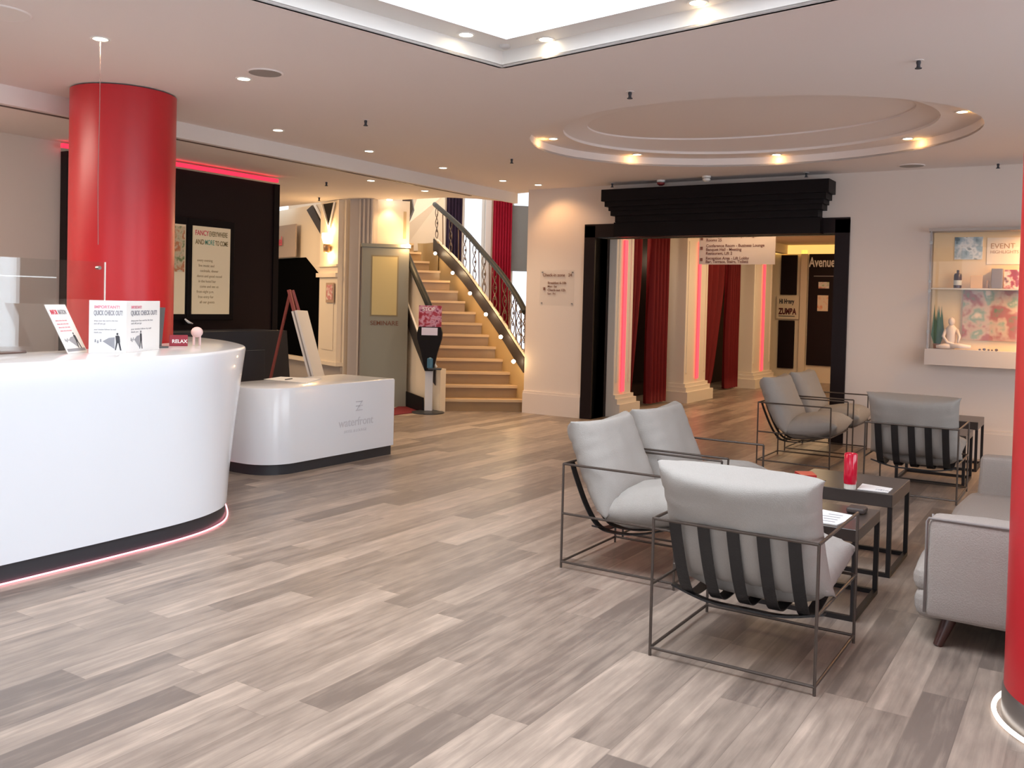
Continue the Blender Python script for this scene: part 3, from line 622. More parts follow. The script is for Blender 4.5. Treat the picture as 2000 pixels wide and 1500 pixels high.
tag(obj('poster', MB().box((18.94, 4.56, 1.46), (18.95, 4.77, 1.78)), noisecol('tiny_notice', [(.85, .65, .5), (.85, .7, .55), (.8, .35, .2)], 12)), 'cream notice on the far dark door, below the small picture', 'poster')
# hanging directory sign
hs = thing('directory_sign', (11.6, 4.0, 2.05), 'large pale directory sign with lines of text hanging inside the doorway', 'sign')
obj('board', MB().box((11.6, 3.47, 2.055), (11.62, 4.49, 2.70)), mat('sign_pinkish', (.66, .55, .50), .5), hs)
obj('cable', MB().tube([(11.61, 3.62, 2.69), (11.61, 3.62, 2.81)], .004, 6), metal, hs); obj('cable', MB().tube([(11.61, 4.35, 2.69), (11.61, 4.35, 2.81)], .004, 6), metal, hs)
brown = mat('brown_sign_print', (.20, .09, .07), .7)
for i, (s, z) in enumerate((('Sauna & Fitness, Beauty, Garage', 2.41), ('Rooms 25', 2.36), ('Conference Room - Business Lounge', 2.285), ('Banquet Hall - Meeting', 2.235), ('Restaurant, Lift 2', 2.185), ('Reception Area - Lift Lobby', 2.12), ('Bar, Terrace, Stairs, Toilets', 2.075))):
    text(s, .052, (11.597, 4.39, z), (0, -1, 0), (0, 0, 1), brown, hs, bold=.0008)
for z in (2.38, 2.25, 2.10): obj('icon', MB().box((11.594, 4.435, z), (11.6, 4.468, z+.04)), brown, hs)
# acrylic notice on the wall left of the doorway
nt_ = thing('wall_notice', (XW, 6.03, 1.5), 'clear acrylic notice with brown text on the wall left of the black doorway', 'sign')
obj('plate', MB().box((XW-.012, 5.76, 1.46), (XW-.006, 6.28, 1.93)), glassmat('notice_acrylic', (.99, .99, .99), .3, .03), nt_)
for yy in (5.79, 6.25):
    for zz in (1.49, 1.90): obj('standoff', MB().box((XW-.016, yy-.008, zz-.008), (XW, yy+.008, zz+.008)), metal, nt_)
for s, yy, z, sz in (('Check-in zone   24', 6.24, 1.845, .058), ('Breakfast 6-10h', 6.16, 1.745, .045), ('Mon - Sat', 6.16, 1.70, .036), ('Check-out 12h', 6.16, 1.65, .045), ('Sun - Fri', 6.16, 1.605, .036)):
    text(s, sz, (XW-.013, yy, z), (0, -1, 0), (0, 0, 1), brown, nt_, bold=.0008)
obj('icon', MB().box((XW-.0135, 6.195, 1.66), (XW-.012, 6.225, 1.70)), brown, nt_)

# ================================================================== COLUMNS
def column(c, r, label, base):
    t = thing('column', (c[0], c[1], 0), label, 'column')
    obj('shaft', MB().lathe((c[0], c[1], 0), [(r, .11 if base else 0), (r, 3.0)], 96), redm, t, True)
    obj('base', MB().lathe((c[0], c[1], 0), [(r+.006, 0), (r+.006, .10), (r, .115)], 96), metal, t, 'auto')
    return t
column((4.28, 6.30), .377, 'big round red column rising behind the white reception counter', True)
column((3.92, -.127), .375, 'big round red column at the right edge beside the sofa', True)
ring = [(3.92+.405*math.cos(a), -.127+.405*math.sin(a), .012) for a in [2*PI*k/72 for k in range(73)]]
tag(obj('floor_light_ring', MB().tube(ring, .009, 8, False), ledwhite, None, True), 'thin glowing ring on the floor around the red column at the right edge', 'strip light')

# ================================================================== RECEPTION COUNTER
T = [(-1.9, 4.56), (1, 4.56), (2.6, 4.56), (3.2, 4.575), (3.7, 4.66), (4.1, 4.86), (4.50, 5.15), (4.80, 5.60), (5.0, 6.05), (5.1, 6.45), (5.06, 6.72), (4.93, 6.80), (4.80, 6.70), (4.76, 6.4), (4.68, 6.06), (4.35, 5.80), (3.9, 5.66), (3.4, 5.42), (3.0, 5.32), (2, 5.30), (-1.9, 5.30)]
B = [(-1.9, 4.62), (1, 4.62), (2.6, 4.62), (3.15, 4.625), (3.60, 4.65), (3.90, 4.73), (4.14, 4.90), (4.44, 5.30), (4.70, 5.78), (4.86, 6.25), (4.90, 6.60), (4.87, 6.70), (4.82, 6.66), (4.77, 6.4), (4.69, 6.06), (4.35, 5.80), (3.9, 5.66), (3.4, 5.42), (3.0, 5.32), (2, 5.30), (-1.9, 5.30)]
def ringpts(P, z): 
    q = smoothpts([(x, y, 0) for x, y in P[1:-1]], 5)
    return [Vector((P[0][0], P[0][1], z))]+[Vector((p.x, p.y, z)) for p in q]+[Vector((P[-1][0], P[-1][1], z))]
def mixr(t, z, inset=0):
    a, b = ringpts(B, z), ringpts(T, z); out = []; N_ = len(a)
    for i in range(N_):
        p = a[i].lerp(b[i], t)
        if inset:
            A_, C_ = (a[max(i-1, 0)].lerp(b[max(i-1, 0)], t)), (a[min(i+1, N_-1)].lerp(b[min(i+1, N_-1)], t)); d = (C_-A_).normalized(); p = p+Vector((-d.y, d.x, 0))*inset
        out.append(p)
    return out
rc = thing('reception_counter', (2.5, 4.95, 0), 'long white reception counter with a curved flared end at the left', 'counter')
H = 1.13; rings = [mixr(0, .10)]
for k in range(1, 9): z = .10+(H-.02-.10)*k/8; rings.append(mixr((k/8)**1.3, z))
for a in (30, 60, 90): q = math.radians(a); rings.append(mixr(1, H-.02+.02*math.sin(q), .02*(1-math.cos(q))))
obj('body', MB().loft(rings), solid, rc, 'auto')
obj('plinth', MB().loft([mixr(0, 0, .010), mixr(0, .10, .010)]), plinthm, rc, 'auto')
lr = [p for p in mixr(0, .006, -.006)][:52]
tag(obj('floor_light_strip', MB().tube(lr, .0045, 6, False), ledpink, None, True), 'thin pinkish glowing strip on the floor along the reception counter', 'strip light')
# small desk
def rrect(x0, y0, x1, y1, r, n=8, rs=None):
    rs = rs or (r, r, r, r); out = []
    for (cx, cy, a0, rr) in ((x0+rs[0], y0+rs[0], PI, rs[0]), (x1-rs[1], y0+rs[1], 1.5*PI, rs[1]), (x1-rs[2], y1-rs[2], 0, rs[2]), (x0+rs[3], y1-rs[3], .5*PI, rs[3])):
        for k in range(n+1): a = a0+.5*PI*k/n; out.append((cx+rr*math.cos(a), cy+rr*math.sin(a)))
    return out
sd_ = thing('side_desk', (6.0, 6.0, 0), 'low white desk with one rounded corner and faint lettering, beside the reception counter', 'desk')
rr = (.30, .015, .06, .25)
b_ = MB(); body = lambda z, i: [Vector((x, y, z)) for x, y in rrect(5.20+i, 5.66+i, 6.79-i, 6.36-i, .1, 8, [max(.005, q-i) for q in rr])]
b_.loft([body(.09, 0), body(.715, 0), body(.726, .004), body(.73, .013)]); obj('body', b_, solid, sd_, 'auto')
b_ = MB(); b_.loft([body(0, .02), body(.09, .02)]); obj('plinth', b_, plinthm, sd_, 'auto')
faint = mat('faint_logo_grey', (.60, .61, .66), .4)
text('waterfront', .105, (6.02, 5.6585, .335), (1, 0, 0), (0, 0, 1), faint, sd_, depth=.0006, bold=.001)
text('HOTEL & LOUNGE', .036, (6.09, 5.6585, .275), (1, 0, 0), (0, 0, 1), faint, sd_, depth=.0006)
lg = MB(); lg.box((6.24, 5.658, .465), (6.33, 5.66, .475)).box((6.24, 5.658, .505), (6.33, 5.66, .515)).box((6.24, 5.658, .545), (6.33, 5.66, .555)).bar((6.25, 5.659, .47), (6.32, 5.659, .55), .008, .002, (0, 1, 0)); obj('emblem', lg, faint, sd_)
tag(obj('paper_sheet', MB().slab([on_z(515, 741, .731), on_z(548, 736, .731), on_z(628, 740, .731), on_z(598, 748, .731)], (0, 0, .002)), paper), 'white sheet lying on the low white desk', 'paper')
q = on_z(567, 741, .735); tag(obj('pen', MB().tube([q-Vector((.06, .0, 0)), q+Vector((.05, .03, .0))], .007, 8), printm), 'black pen lying on the sheet on the low desk', 'pen')
# easel behind the desk
es = thing('easel', at_dz(560, 9.3, 0), 'easel holding a white board, seen edge-on behind the low white desk', 'easel')
D = 9.3; redwood = mat('red_wood', (.25, .05, .04), .5)
ap = at_depth(564, 566, D); F1 = at_depth(640, 862, D); F2 = at_depth(488, 862, D); dz = Vector((-fwd.y, fwd.x, 0)).normalized()
F1 = Vector((F1.x, F1.y, .0)); F2 = Vector((F2.x, F2.y, .0))
for sgn in (0, .5):
    obj('leg', MB().bar(ap+fwd*sgn*.3, F1+fwd*sgn, .03, .03), redwood, es)
obj('leg', MB().bar(ap+fwd*.08, F2+fwd*.25, .022, .022), redwood, es)
u1 = at_depth(574, 607, D-.02); u2 = at_depth(612, 752, D-.02)
for (pa, pb, ww) in ((u1, u2, .05),):
    t = (pb-pa).normalized(); s = t.cross(fwd).normalized()*.028
    obj('board', MB().slab([pa+s, pb+s, pb-s, pa-s], fwd*.5), mat('board_edge', (.72, .66, .60), .5), es)
    s2 = s*.25; obj('board_seam', MB().slab([pa+s2-fwd*.003, pb+s2-fwd*.003, pb-s2-fwd*.003, pa-s2-fwd*.003], fwd*.004), mat('seam_grey', (.25, .22, .2), .5), es)
# leaflets on the counter
def sheet(pl, pr, zt, tilt, label, name='info_card'):
    pl = Vector(pl); pr = Vector(pr); r_ = (pr-pl).normalized(); n_ = Vector((r_.y, -r_.x, 0))
    if n_.dot(fwd) > 0: n_ = -n_
    return r_, n_
def figure_print(o, org, r_, u_, s, n_):
    """running crowd drawing: a fan of dark wedge with a walking man"""
    m_ = MB(); P = lambda a, b: org+r_*a*s+u_*b*s+n_*.0012
    m_.slab([P(.28, .34), P(.62, .10), P(.62, .46), P(.45, .44)], n_*.0008)
    for (a, b) in ((.05, .36), (.12, .33), (.2, .37)): m_.slab([P(a, b-.05), P(a+.05, b-.05), P(a+.04, b+.04), P(a+.01, b+.04)], n_*.0008)
    obj('crowd_drawing', m_, greyprint, o)
    m_ = MB(); m_.slab([P(.64, .50), P(.72, .52), P(.76, .48), P(.78, .30), P(.72, .28), P(.66, .30)], n_*.001); m_.slab([P(.66, .30), P(.71, .30), P(.66, .06), P(.63, .06)], n_*.001); m_.slab([P(.72, .30), P(.77, .30), P(.82, .05), P(.78, .05)], n_*.001)
    m_.slab([P(.66+.035+.03*math.cos(a), .56+.035*math.sin(a)) for a in [i*PI/4 for i in range(8)]], n_*.001)
    obj('walking_figure_drawing', m_, printm, o)
def info_panel(pl, pr, h, lean, head, headm, parent, sm):
    pl = Vector(pl); pr = Vector(pr); r_ = (pr-pl).normalized(); n_ = Vector((r_.y, -r_.x, 0))
    if n_.dot(fwd) > 0: n_ = -n_
    u_ = (Vector((0, 0, 1))+lean).normalized(); W = (pr-pl).length; n2 = r_.cross(u_)
    if n2.dot(fwd) > 0: n2 = -n2
    H_ = h/u_.z
    global SHEET
    SHEET = s = obj('sheet', MB().slab([pl, pr, pr+u_*H_, pl+u_*H_], -n2*.004), paper, parent)
    return r_, u_, n2, W, H_
z0 = 1.131
ic = thing('info_card', (3.17, 5.11, 1.13), 'white information card leaning back on the reception counter', 'card')
pl, pr = Vector((3.085, 5.04, z0)), Vector((3.275, 5.15, z0))
r_, u_, n_, W, H_ = info_panel(pl, pr, .285, -Vector((.48, -.06, 0)), '', None, ic, None)
tx = lambda s, a, b, size, m, par, xs=1, bold=0: text(s, size, pl+r_*W*a+u_*H_*b+n_*.0015, r_, u_, m, SHEET, depth=.0004, xs=xs, bold=bold)
tx('INFOR', .10, .80, .042, redprint, ic, .58, .0006); tx('MATION', .47, .80, .042, greyprint, ic, .52, .0006)
for i in range(4): tx('please ask at the desk', .14, .66-.07*i, .014, pinkprint, ic)
figure_print(SHEET, pl+r_*W*.1+u_*.02, r_, u_, .19, n_)
obj('base', MB().slab([pl+r_*.01+u_*.012+n_*.001, pr-r_*.01+u_*.012+n_*.001, pr-r_*.01+u_*.030+n_*.001, pl+r_*.01+u_*.030+n_*.001], n_*.001), greyprint, ic)
def book(label, pts):
    bk = thing('folded_card', (pts[1][0], pts[1][1], 1.13), label, 'card'); global pl
    for k in (0, 1):
        a, b = Vector((*pts[k], z0)), Vector((*pts[k+1], z0)); pl = a
        global r_, u_, n_, W, H_
        r_, u_, n_, W, H_ = info_panel(a, b, .315, Vector((0, 0, 0)), '', None, bk, None)
        t2 = lambda s, aa, bb, size, m, xs=1, bold=0: text(s, size, a+r_*W*aa+u_*H_*bb+n_*.0015, r_, u_, m, SHEET, depth=.0004, xs=xs, bold=bold)
        t2('IMPORTANT!', .13, .85, .024, pinkprint, 1, .0006)
        t2('QUICK CHECK OUT!', .12, .72, .040, greyprint, W*.78/.375, .0012)
        for i, s in enumerate(('drop your key card in the box', 'and off you go', '', 'your invoice follows by mail', 'thank you')): t2(s, .13, .60-.055*i, .014, greyprint, W*.75/.20)
        figure_print(SHEET, a+r_*W*.10+u_*.005, r_, u_, min(.21, W*.95), n_)
book('folded white card with quick check out text standing on the reception counter', [(3.20, 5.02), (3.385, 4.93), (3.79, 5.165)])
sc_ = thing('payment_terminal', (3.93, 5.30, 1.13), 'dark screen standing behind the folded white card on the counter', 'screen')
a, b = Vector((3.80, 5.27, 1.14)), Vector((3.93, 5.33, 1.14)); obj('screen', MB().slab([a, b, b+Vector((.04, .02, .26)), a+Vector((.04, .02, .26))], (-.01, .03, 0)), mat('dark_grey_plastic', (.10, .11, .12), .4), sc_)
obj('foot', MB().box((3.80, 5.24, 1.1305), (3.92, 5.38, 1.142), .003), mat('dark_grey_plastic', (.10, .11, .12), .4), sc_)
rb = thing('name_tag_box', (4.16, 5.38, 1.13), 'small dark red box with white letters on the counter', 'box')
rv = Vector((.83, -.55, 0)); bx0 = Vector((4.06, 5.42, 1.131)); obj('box', MB().slab([bx0, bx0+rv*.12, bx0+rv*.12+Vector((0, 0, .075)), bx0+Vector((0, 0, .075))], (.03, .045, 0)), mat('dark_red_card', (.30, .02, .04), .5), rb)
text('RELAX', .034, bx0+rv*.015+Vector((-.0005, -.001, .022)), rv, (0, 0, 1), paper, rb, bold=.0008)
fg = thing('toy_figurine', (4.28, 5.40, 1.13), 'tiny pale figurine on thin legs beside the red box on the counter', 'figurine')
m_ = MB(); bmesh.ops.create_uvsphere(m_.bm, u_segments=12, v_segments=8, radius=.042, matrix=Matrix.Translation((4.28, 5.41, 1.225)) @ Matrix.Diagonal((1, 1, .9, 1))); obj('body', m_, mat('pale_pink', (.75, .55, .55), .5), fg, True)
for dx in (-.02, .02): obj('leg', MB().bar((4.28+dx*.83, 5.41-dx*.55, 1.131), (4.28+dx*.83, 5.41-dx*.55, 1.205), .012), mat('pale_pink', (.75, .55, .55), .5), fg)
# acrylic screens on the counter
gs = thing('acrylic_screen', (2.3, 5.22, 1.13), 'clear acrylic sneeze screen standing on the reception counter', 'screen')
obj('pane', MB().box((1.2, 5.215, 1.131), (3.43, 5.222, 1.682)), acrylic, gs); m_ = MB(); m_.tube([(3.385, 5.205, 1.645), (3.385, 5.235, 1.645)], .012, 10); obj('screw', m_, metal, gs)
obj('edge', MB().box((3.427, 5.214, 1.131), (3.432, 5.223, 1.682)), mat('edge_pale', (.8, .8, .8), .3), gs)
gs = thing('acrylic_screen', (2.3, 5.27, 1.13), 'second clear acrylic screen, behind the front one at the left edge', 'screen')
obj('pane', MB().box((1.2, 5.265, 1.131), (3.14, 5.272, 1.682)), acrylic, gs); obj('edge', MB().box((1.2, 5.262, 1.572), (3.14, 5.275, 1.579)), mat('edge_pale', (.8, .8, .8), .3), gs)
tag(obj('clipboard', MB().slab([on_z(0, 692, 1.132), on_z(52, 689, 1.132), on_z(50, 686, 1.132), on_z(0, 688, 1.132)], (0, 0, .006)), mat('brown_leather', (.12, .07, .06), .5)), 'dark brown folder lying on the counter at the left edge', 'folder')
# back cabinet and posters behind reception
bc = thing('back_cabinet', (6.1, 7.6, 0), 'charcoal back cabinet below the lit posters behind reception', 'cabinet')
obj('body', MB().slab([Vector((4.9, 7.45, 0)), Vector((7.20, 7.45, 0)), Vector((7.08, 7.45, 1.12)), Vector((4.9, 7.45, 1.12))], (0, .54, 0)), mat('charcoal_cabinet', (.016, .018, .026), .5), bc)
for xx in (5.4, 6.1): obj('door', MB().box((xx+.02, 7.435, .06), (xx+.66, 7.45, .92), .004), mat('charcoal_cabinet', (.016, .018, .026), .5), bc)
pf = thing('framed_poster', (6.47, 7.98, 1.25), 'tall lit poster headed with coloured capitals on the black wall', 'poster')
obj('frame', MB().box((6.17, 7.965, 1.22), (6.78, 7.99, 2.29), .005), blackm, pf); psheet = obj('sheet', MB().box((6.225, 7.955, 1.285), (6.712, 7.966, 2.21)), posterm, pf)
green = mat('teal_print', (.12, .38, .28), .7); brn = mat('olive_print', (.20, .14, .04), .7)
def pt(s, x, z, size, m, xs=.8, bold=.002): text(s, size, (x, 7.9535, z), (1, 0, 0), (0, 0, 1), m, psheet, depth=.0005, xs=xs, bold=bold*.4)
pt('FANCY', 6.25, 2.115, .075, redprint, .72); pt('EVERYWHERE', 6.43, 2.112, .075, brn, .52)
pt('AND', 6.255, 2.02, .075, brn, .68); pt('MORE', 6.375, 2.02, .075, green, .62); pt('TO COME', 6.51, 2.018, .072, brn, .52)
for i in range(9): pt(('every evening', 'live music and', 'cocktails, dinner', 'dance and good mood', 'in the hotel bar', 'come and see us', 'from eight p.m.', 'free entry for', 'all our guests')[i], 6.28+.02*(i % 3), 1.84-.055*i, .040, mat('tan_print', (.40, .28, .15), .7), .9, .0004)
pf = thing('framed_poster', (5.98, 7.98, 1.25), 'lit poster with a floral picture, half hidden behind the red column', 'poster')
obj('frame', MB().box((5.62, 7.965, 1.22), (6.165, 7.99, 2.29), .005), blackm, pf); ps2 = obj('sheet', MB().box((5.66, 7.955, 1.285), (6.135, 7.966, 2.21)), posterm, pf)
obj('picture', MB().box((5.68, 7.95, 1.72), (6.12, 7.956, 2.19)), noisecol('floral_print', [(.15, .22, .08), (.65, .55, .35), (.55, .2, .08), (.7, .62, .45)], 12), ps2)
kb = thing('cable_clip', (6.13, 7.9, 1.22), 'small white object under the gap between the two lit posters', 'clip'); 
m_ = MB(); m_.tube([(6.12, 7.93, 1.235), (6.16, 7.92, 1.20), (6.22, 7.93, 1.185)], [.008, .014, .006], 8); obj('body', m_, paper, kb, True); obj('holder', MB().box((6.13, 7.93, 1.17), (6.18, 7.965, 1.25)), blackm, kb)

# ================================================================== SANITISER STAND
sp = Vector((9.56, 7.40, 0)); hf = Vector((fwd.x, fwd.y, 0)).normalized(); hr_ = Vector((hf.y, -hf.x, 0))
ss = thing('sanitiser_stand', sp, 'hand sanitiser stand with red sign in front of the staircase', 'sanitiser stand')
obj('base', MB().lathe(sp, [(.0001, 0), (.215, 0), (.215, .012), (.12, .03), (.0001, .035)], 40), plinthm, ss, 'auto')
def fb(x0, x1, z0, z1, y0, y1): return MB().slab([sp+hr_*x0+hf*y0+Vector((0, 0, z0)), sp+hr_*x1+hf*y0+Vector((0, 0, z0)), sp+hr_*x1+hf*y0+Vector((0, 0, z1)), sp+hr_*x0+hf*y0+Vector((0, 0, z1))], hf*(y1-y0))
obj('pole', fb(-.045, .055, .03, .62, -.03, .03), mat('pale_grey_post', (.66, .66, .68), .35), ss)
m_ = MB(); q = lambda x, z, y: sp+hr_*x+hf*y+Vector((0, 0, z))
rings = []
for (hw_, z) in ((.05, .56), (.075, .68), (.10, .80), (.155, .98), (.16, 1.06), (.14, 1.14)): rings.append([q(-hw_, z, -.08), q(hw_+.01, z, -.08), q(hw_+.01, z, .05), q(-hw_, z, .05)])
m_.loft(rings); obj('dispenser', m_, blackm, ss, 'auto')
obj('label', fb(-.10, .11, 1.03, 1.13, -.085, -.081), mat('lilac_label', (.60, .55, .68), .5), ss); obj('drip_tray', fb(.0, .17, .58, .60, -.14, 0), plinthm, ss)
obj('bottle', MB().lathe(q(.02, .60, -.05), [(.0001, 0), (.05, 0), (.05, .12), (.02, .15), (.02, .18)], 16), mat('blue_bottle', (.05, .14, .22), .3), ss, 'auto')
obj('sign_panel', fb(-.145, .155, 1.14, 1.42, -.05, -.03), noisecol('red_sign_print', [(.22, .01, .02), (.30, .02, .05), (.50, .25, .35), (.18, .02, .07)], 16), ss)
text('STOP', .07, q(-.10, 1.35, -.053), hr_, (0, 0, 1), paper, ss, depth=.0005)

# ================================================================== LOUNGE CHAIRS
def pillow(pathpts, width, thick, nu=56, seed=0, flare=.05, axis='y', wr=.006, tprof=2.6):
    """puffy cushion: centre line in the XZ plane, width along Y"""
    P = smoothpts([(x, 0, z) for x, z in pathpts], 7); nv = len(P)-1; m_ = MB(); top = []; bot = []
    for i, p in enumerate(P):
        t = (P[min(i+1, nv)]-P[max(i-1, 0)]).normalized(); nrm = Vector((-t.z, 0, t.x)); v = 2*i/nv-1; ra = []; rb = []
        for j in range(nu+1):
            u = 2*j/nu-1
            g = max(0, 1-abs(u)**tprof)**.55*max(0, 1-abs(v)**tprof)**.55
            ww = width/2*(1-flare*(1-v*v)); edge = max(abs(u), abs(v))**4
            f = wr*edge*(math.sin(u*31+seed+3*v)*.6+math.sin(u*17-seed*2)*.4) if abs(v) > .4 else wr*.6*math.sin(v*26+seed)*abs(u)**3
            f -= wr*1.7*abs(math.sin(u*23+2.2*math.sin(u*5+seed)))*math.exp(-(1-abs(v))*7)*(1 if abs(v) < .98 else 0)
            f += wr*1.5*noise.noise(Vector((u*2.2+seed, v*2.4, seed)))*g
            sag = -.03*(1-u*u)*abs(v)**3*(1 if v > 0 else -1)
            c_ = p+t*sag+Vector((0, u*ww, 0)); h = thick/2*g
            ra.append(c_+nrm*(h+f*(g > 0))); rb.append(c_-nrm*(h+f*(g > 0)*.6))
        top.append(ra); bot.append(rb)
    m_.grid(top); m_.grid([r[::-1] for r in bot]); bmesh.ops.remove_doubles(m_.bm, verts=m_.bm.verts, dist=.0008)
    return m_
def make_chair():
    t = thing('lounge_chair', (0, 0, 0), 'x', 'chair', 'wire frame lounge chairs with grey cushions')
    hx, hy, r, A, Mz = .34, .345, .0068, .59, .31
    for sx in (-1, 1):
        for sy in (-1, 1): obj('leg', MB().tube([(sx*hx, sy*hy, 0), (sx*hx, sy*hy, A)], r, 8), iron, t, 'auto')
    for sy in (-1, 1):
        obj('armrest', MB().tube([(-hx, sy*hy, A), (hx, sy*hy, A)], r, 8), iron, t, 'auto')
        obj('side_rail', MB().tube([(-hx, sy*hy, Mz), (hx, sy*hy, Mz)], r, 8), iron, t, 'auto')
        obj('base_rail', MB().tube([(-hx, sy*hy, .035), (hx, sy*hy, .035)], r, 8), iron, t, 'auto')
    for sx in (-1, 1): obj('base_rail', MB().tube([(sx*hx, -hy, .035), (sx*hx, hy, .035)], r, 8), iron, t, 'auto')
    obj('back_rail', MB().tube([(-hx, -hy, A), (-hx, hy, A)], r, 8), iron, t, 'auto')
    obj('front_rail', MB().tube([(hx, -hy, Mz), (hx, hy, Mz)], r, 8), iron, t, 'auto')
    path = smoothpts([(-hx, 0, A+.006), (-hx+.035, 0, .50), (-hx+.11, 0, .34), (-hx+.19, 0, .245), (-hx+.30, 0, .225), (0.12, 0, .245), (hx, 0, Mz+.008)], 5)
    for k in range(5):
        y = (-2+k)*.125; w_ = .026; rings = []
        for i, p in enumerate(path):
            tt = (path[min(i+1, len(path)-1)]-path[max(i-1, 0)]).normalized(); n = Vector((-tt.z, 0, tt.x))*.0022; c_ = p+Vector((0, y, 0))
            rings.append([c_+Vector((0, w_, 0))+n, c_+Vector((0, -w_, 0))+n, c_+Vector((0, -w_, 0))-n, c_+Vector((0, w_, 0))-n])
        obj('strap', MB().loft(rings), strapm, t)
    cr = MB(); cp = smoothpts([(-.14, -.33, .262), (-.145, -.17, .222), (-.145, 0, .218), (-.145, .17, .222), (-.14, .33, .262)], 5)
    cr.loft([[p+Vector((.02, 0, .002)), p+Vector((-.02, 0, .006)), p+Vector((-.02, 0, -.004)), p+Vector((.02, 0, -.006))] for p in cp]); obj('cross_strap', cr, strapm, t)
    o = obj('back_cushion', pillow([(-.065, .315), (-.122, .42), (-.182, .55), (-.24, .68), (-.285, .79), (-.30, .835)], .71, .235, seed=1.3, wr=.009, tprof=3.6, flare=.07), fabric, t, True)
    m1 = pillow([(-.13, .35), (-.02, .352), (.12, .37), (.26, .395), (.40, .42)], .675, .25, seed=4.1, flare=.03, wr=.008, tprof=3.0); obj('seat_cushion', m1, fabric, t, True)
    return t
ch = make_chair()
CH = [((3.94, 1.215), 0, 'nearest wire frame lounge chair, its back and black straps towards us'),
      ((4.84, 2.165), -PI/2, 'lounge chair seen from the side, just behind the nearest chair'),
      ((5.64, 2.165), -PI/2, 'lounge chair behind the side-on chair, beside the raised dark table'),
      ((9.02, 2.37), -PI/2, 'far lounge chair seen from the side with a tilted seat cushion'),
      ((9.96, 2.37), -PI/2, 'farthest lounge chair, close to the right side of the black doorway'),
      ((8.16, 1.21), 0, 'far lounge chair with black straps on its back, beside the side tables')]
for i, (p, a, lab) in enumerate(CH):
    o = ch if i == 0 else dup(ch)
    o.location = (p[0], p[1], 0); o.rotation_euler = (0, 0, a); o['label'] = lab

# ================================================================== TABLES
def table(x0, y0, x1, y1, h, th, label):
    t = thing('side_table', ((x0+x1)/2, (y0+y1)/2, 0), label, 'table', 'dark nesting side tables'); w_ = .024
    obj('tabletop', MB().box((x0, y0, h-th), (x1, y1, h), .004), slabm, t)
    for x in (x0+w_/2, x1-w_/2):
        for y in (y0+w_/2, y1-w_/2): obj('leg', MB().box((x-w_/2, y-w_/2, 0), (x+w_/2, y+w_/2, h-th)), tframe, t)
    for y in (y0+w_/2, y1-w_/2): obj('base_rail', MB().box((x0+w_, y-w_/2, 0), (x1-w_, y+w_/2, w_)), tframe, t)
    for x in (x0+w_/2, x1-w_/2): obj('base_rail', MB().box((x-w_/2, y0+w_, 0), (x+w_/2, y1-w_, w_)), tframe, t)
    return t
table(4.565, .925, 5.11, 1.47, .445, .060, 'lower dark side table in front of the nearest lounge chair, papers on it')
table(5.44, .925, 6.02, 1.505, .470, .075, 'higher dark side table carrying the red lantern')
table(8.66, .90, 9.20, 1.46, .445, .060, 'dark side table under the far strapped chair, nearer of the far two')
table(9.60, .90, 10.16, 1.46, .470, .075, 'dark side table by the back wall, farther of the far two')
ln = thing('lantern', (5.47, 1.16, .47), 'red glass lantern with a pale foot on the dark table', 'lantern')
obj('foot', MB().lathe((5.47, 1.16, .4705), [(.0001, 0), (.033, 0), (.033, .03), (.0001, .03)], 24), mat('pale_foot', (.7, .66, .6), .4), ln, 'auto')
obj('shade', MB().lathe((5.47, 1.16, .47), [(.0001, .03), (.034, .03), (.037, .05), (.037, .20), (.034, .205), (.030, .20), (.030, .04)], 28), mat('red_glass', (.55, .004, .03), .15, coat=.5), ln, 'auto')
mc = thing('menu_card', (5.60, 1.04, .47), 'pale menu card lying beside the red lantern', 'menu')
obj('sheet', MB().slab([Vector((5.47, 1.12, .471)), Vector((5.66, 1.13, .471)), Vector((5.62, .955, .471)), Vector((5.48, .955, .471))], (0, 0, .004)), paper, mc)
text('MENU', .03, (5.51, 1.03, .4755), (0, -1, 0), (1, 0, 0), greyprint, mc)
mg = thing('magazine', (4.75, 1.07, .445), 'white printed magazine on the lower dark table', 'magazine')
obj('sheet', MB().slab([Vector((4.60, 1.22, .4455)), Vector((4.60, 1.03, .4455)), Vector((4.86, .99, .4455)), Vector((4.90, 1.17, .4455))], (0, 0, .005)), paper, mg)
m_ = MB()
for i in range(4): m_.box((4.64+.055*i, 1.05, .4506), (4.655+.055*i, 1.14-.02*(i % 2), .4512))
obj('print', m_, greyprint, mg)
tag(obj('remote_holder', MB().box((4.92, .97, .4452), (5.02, 1.06, .475), .01), mat('dark_wicker', (.06, .045, .04), .6)), 'small dark holder next to the magazine on the lower table', 'holder')
tag(obj('booklet', MB().slab([Vector((5.62, 1.47, .4705)), Vector((5.74, 1.55, .4705)), Vector((5.80, 1.46, .4705)), Vector((5.68, 1.40, .4705))], (0, 0, .016)), mat('red_cover', (.50, .02, .02), .4)), 'small red booklet at the far corner of the higher table', 'booklet')

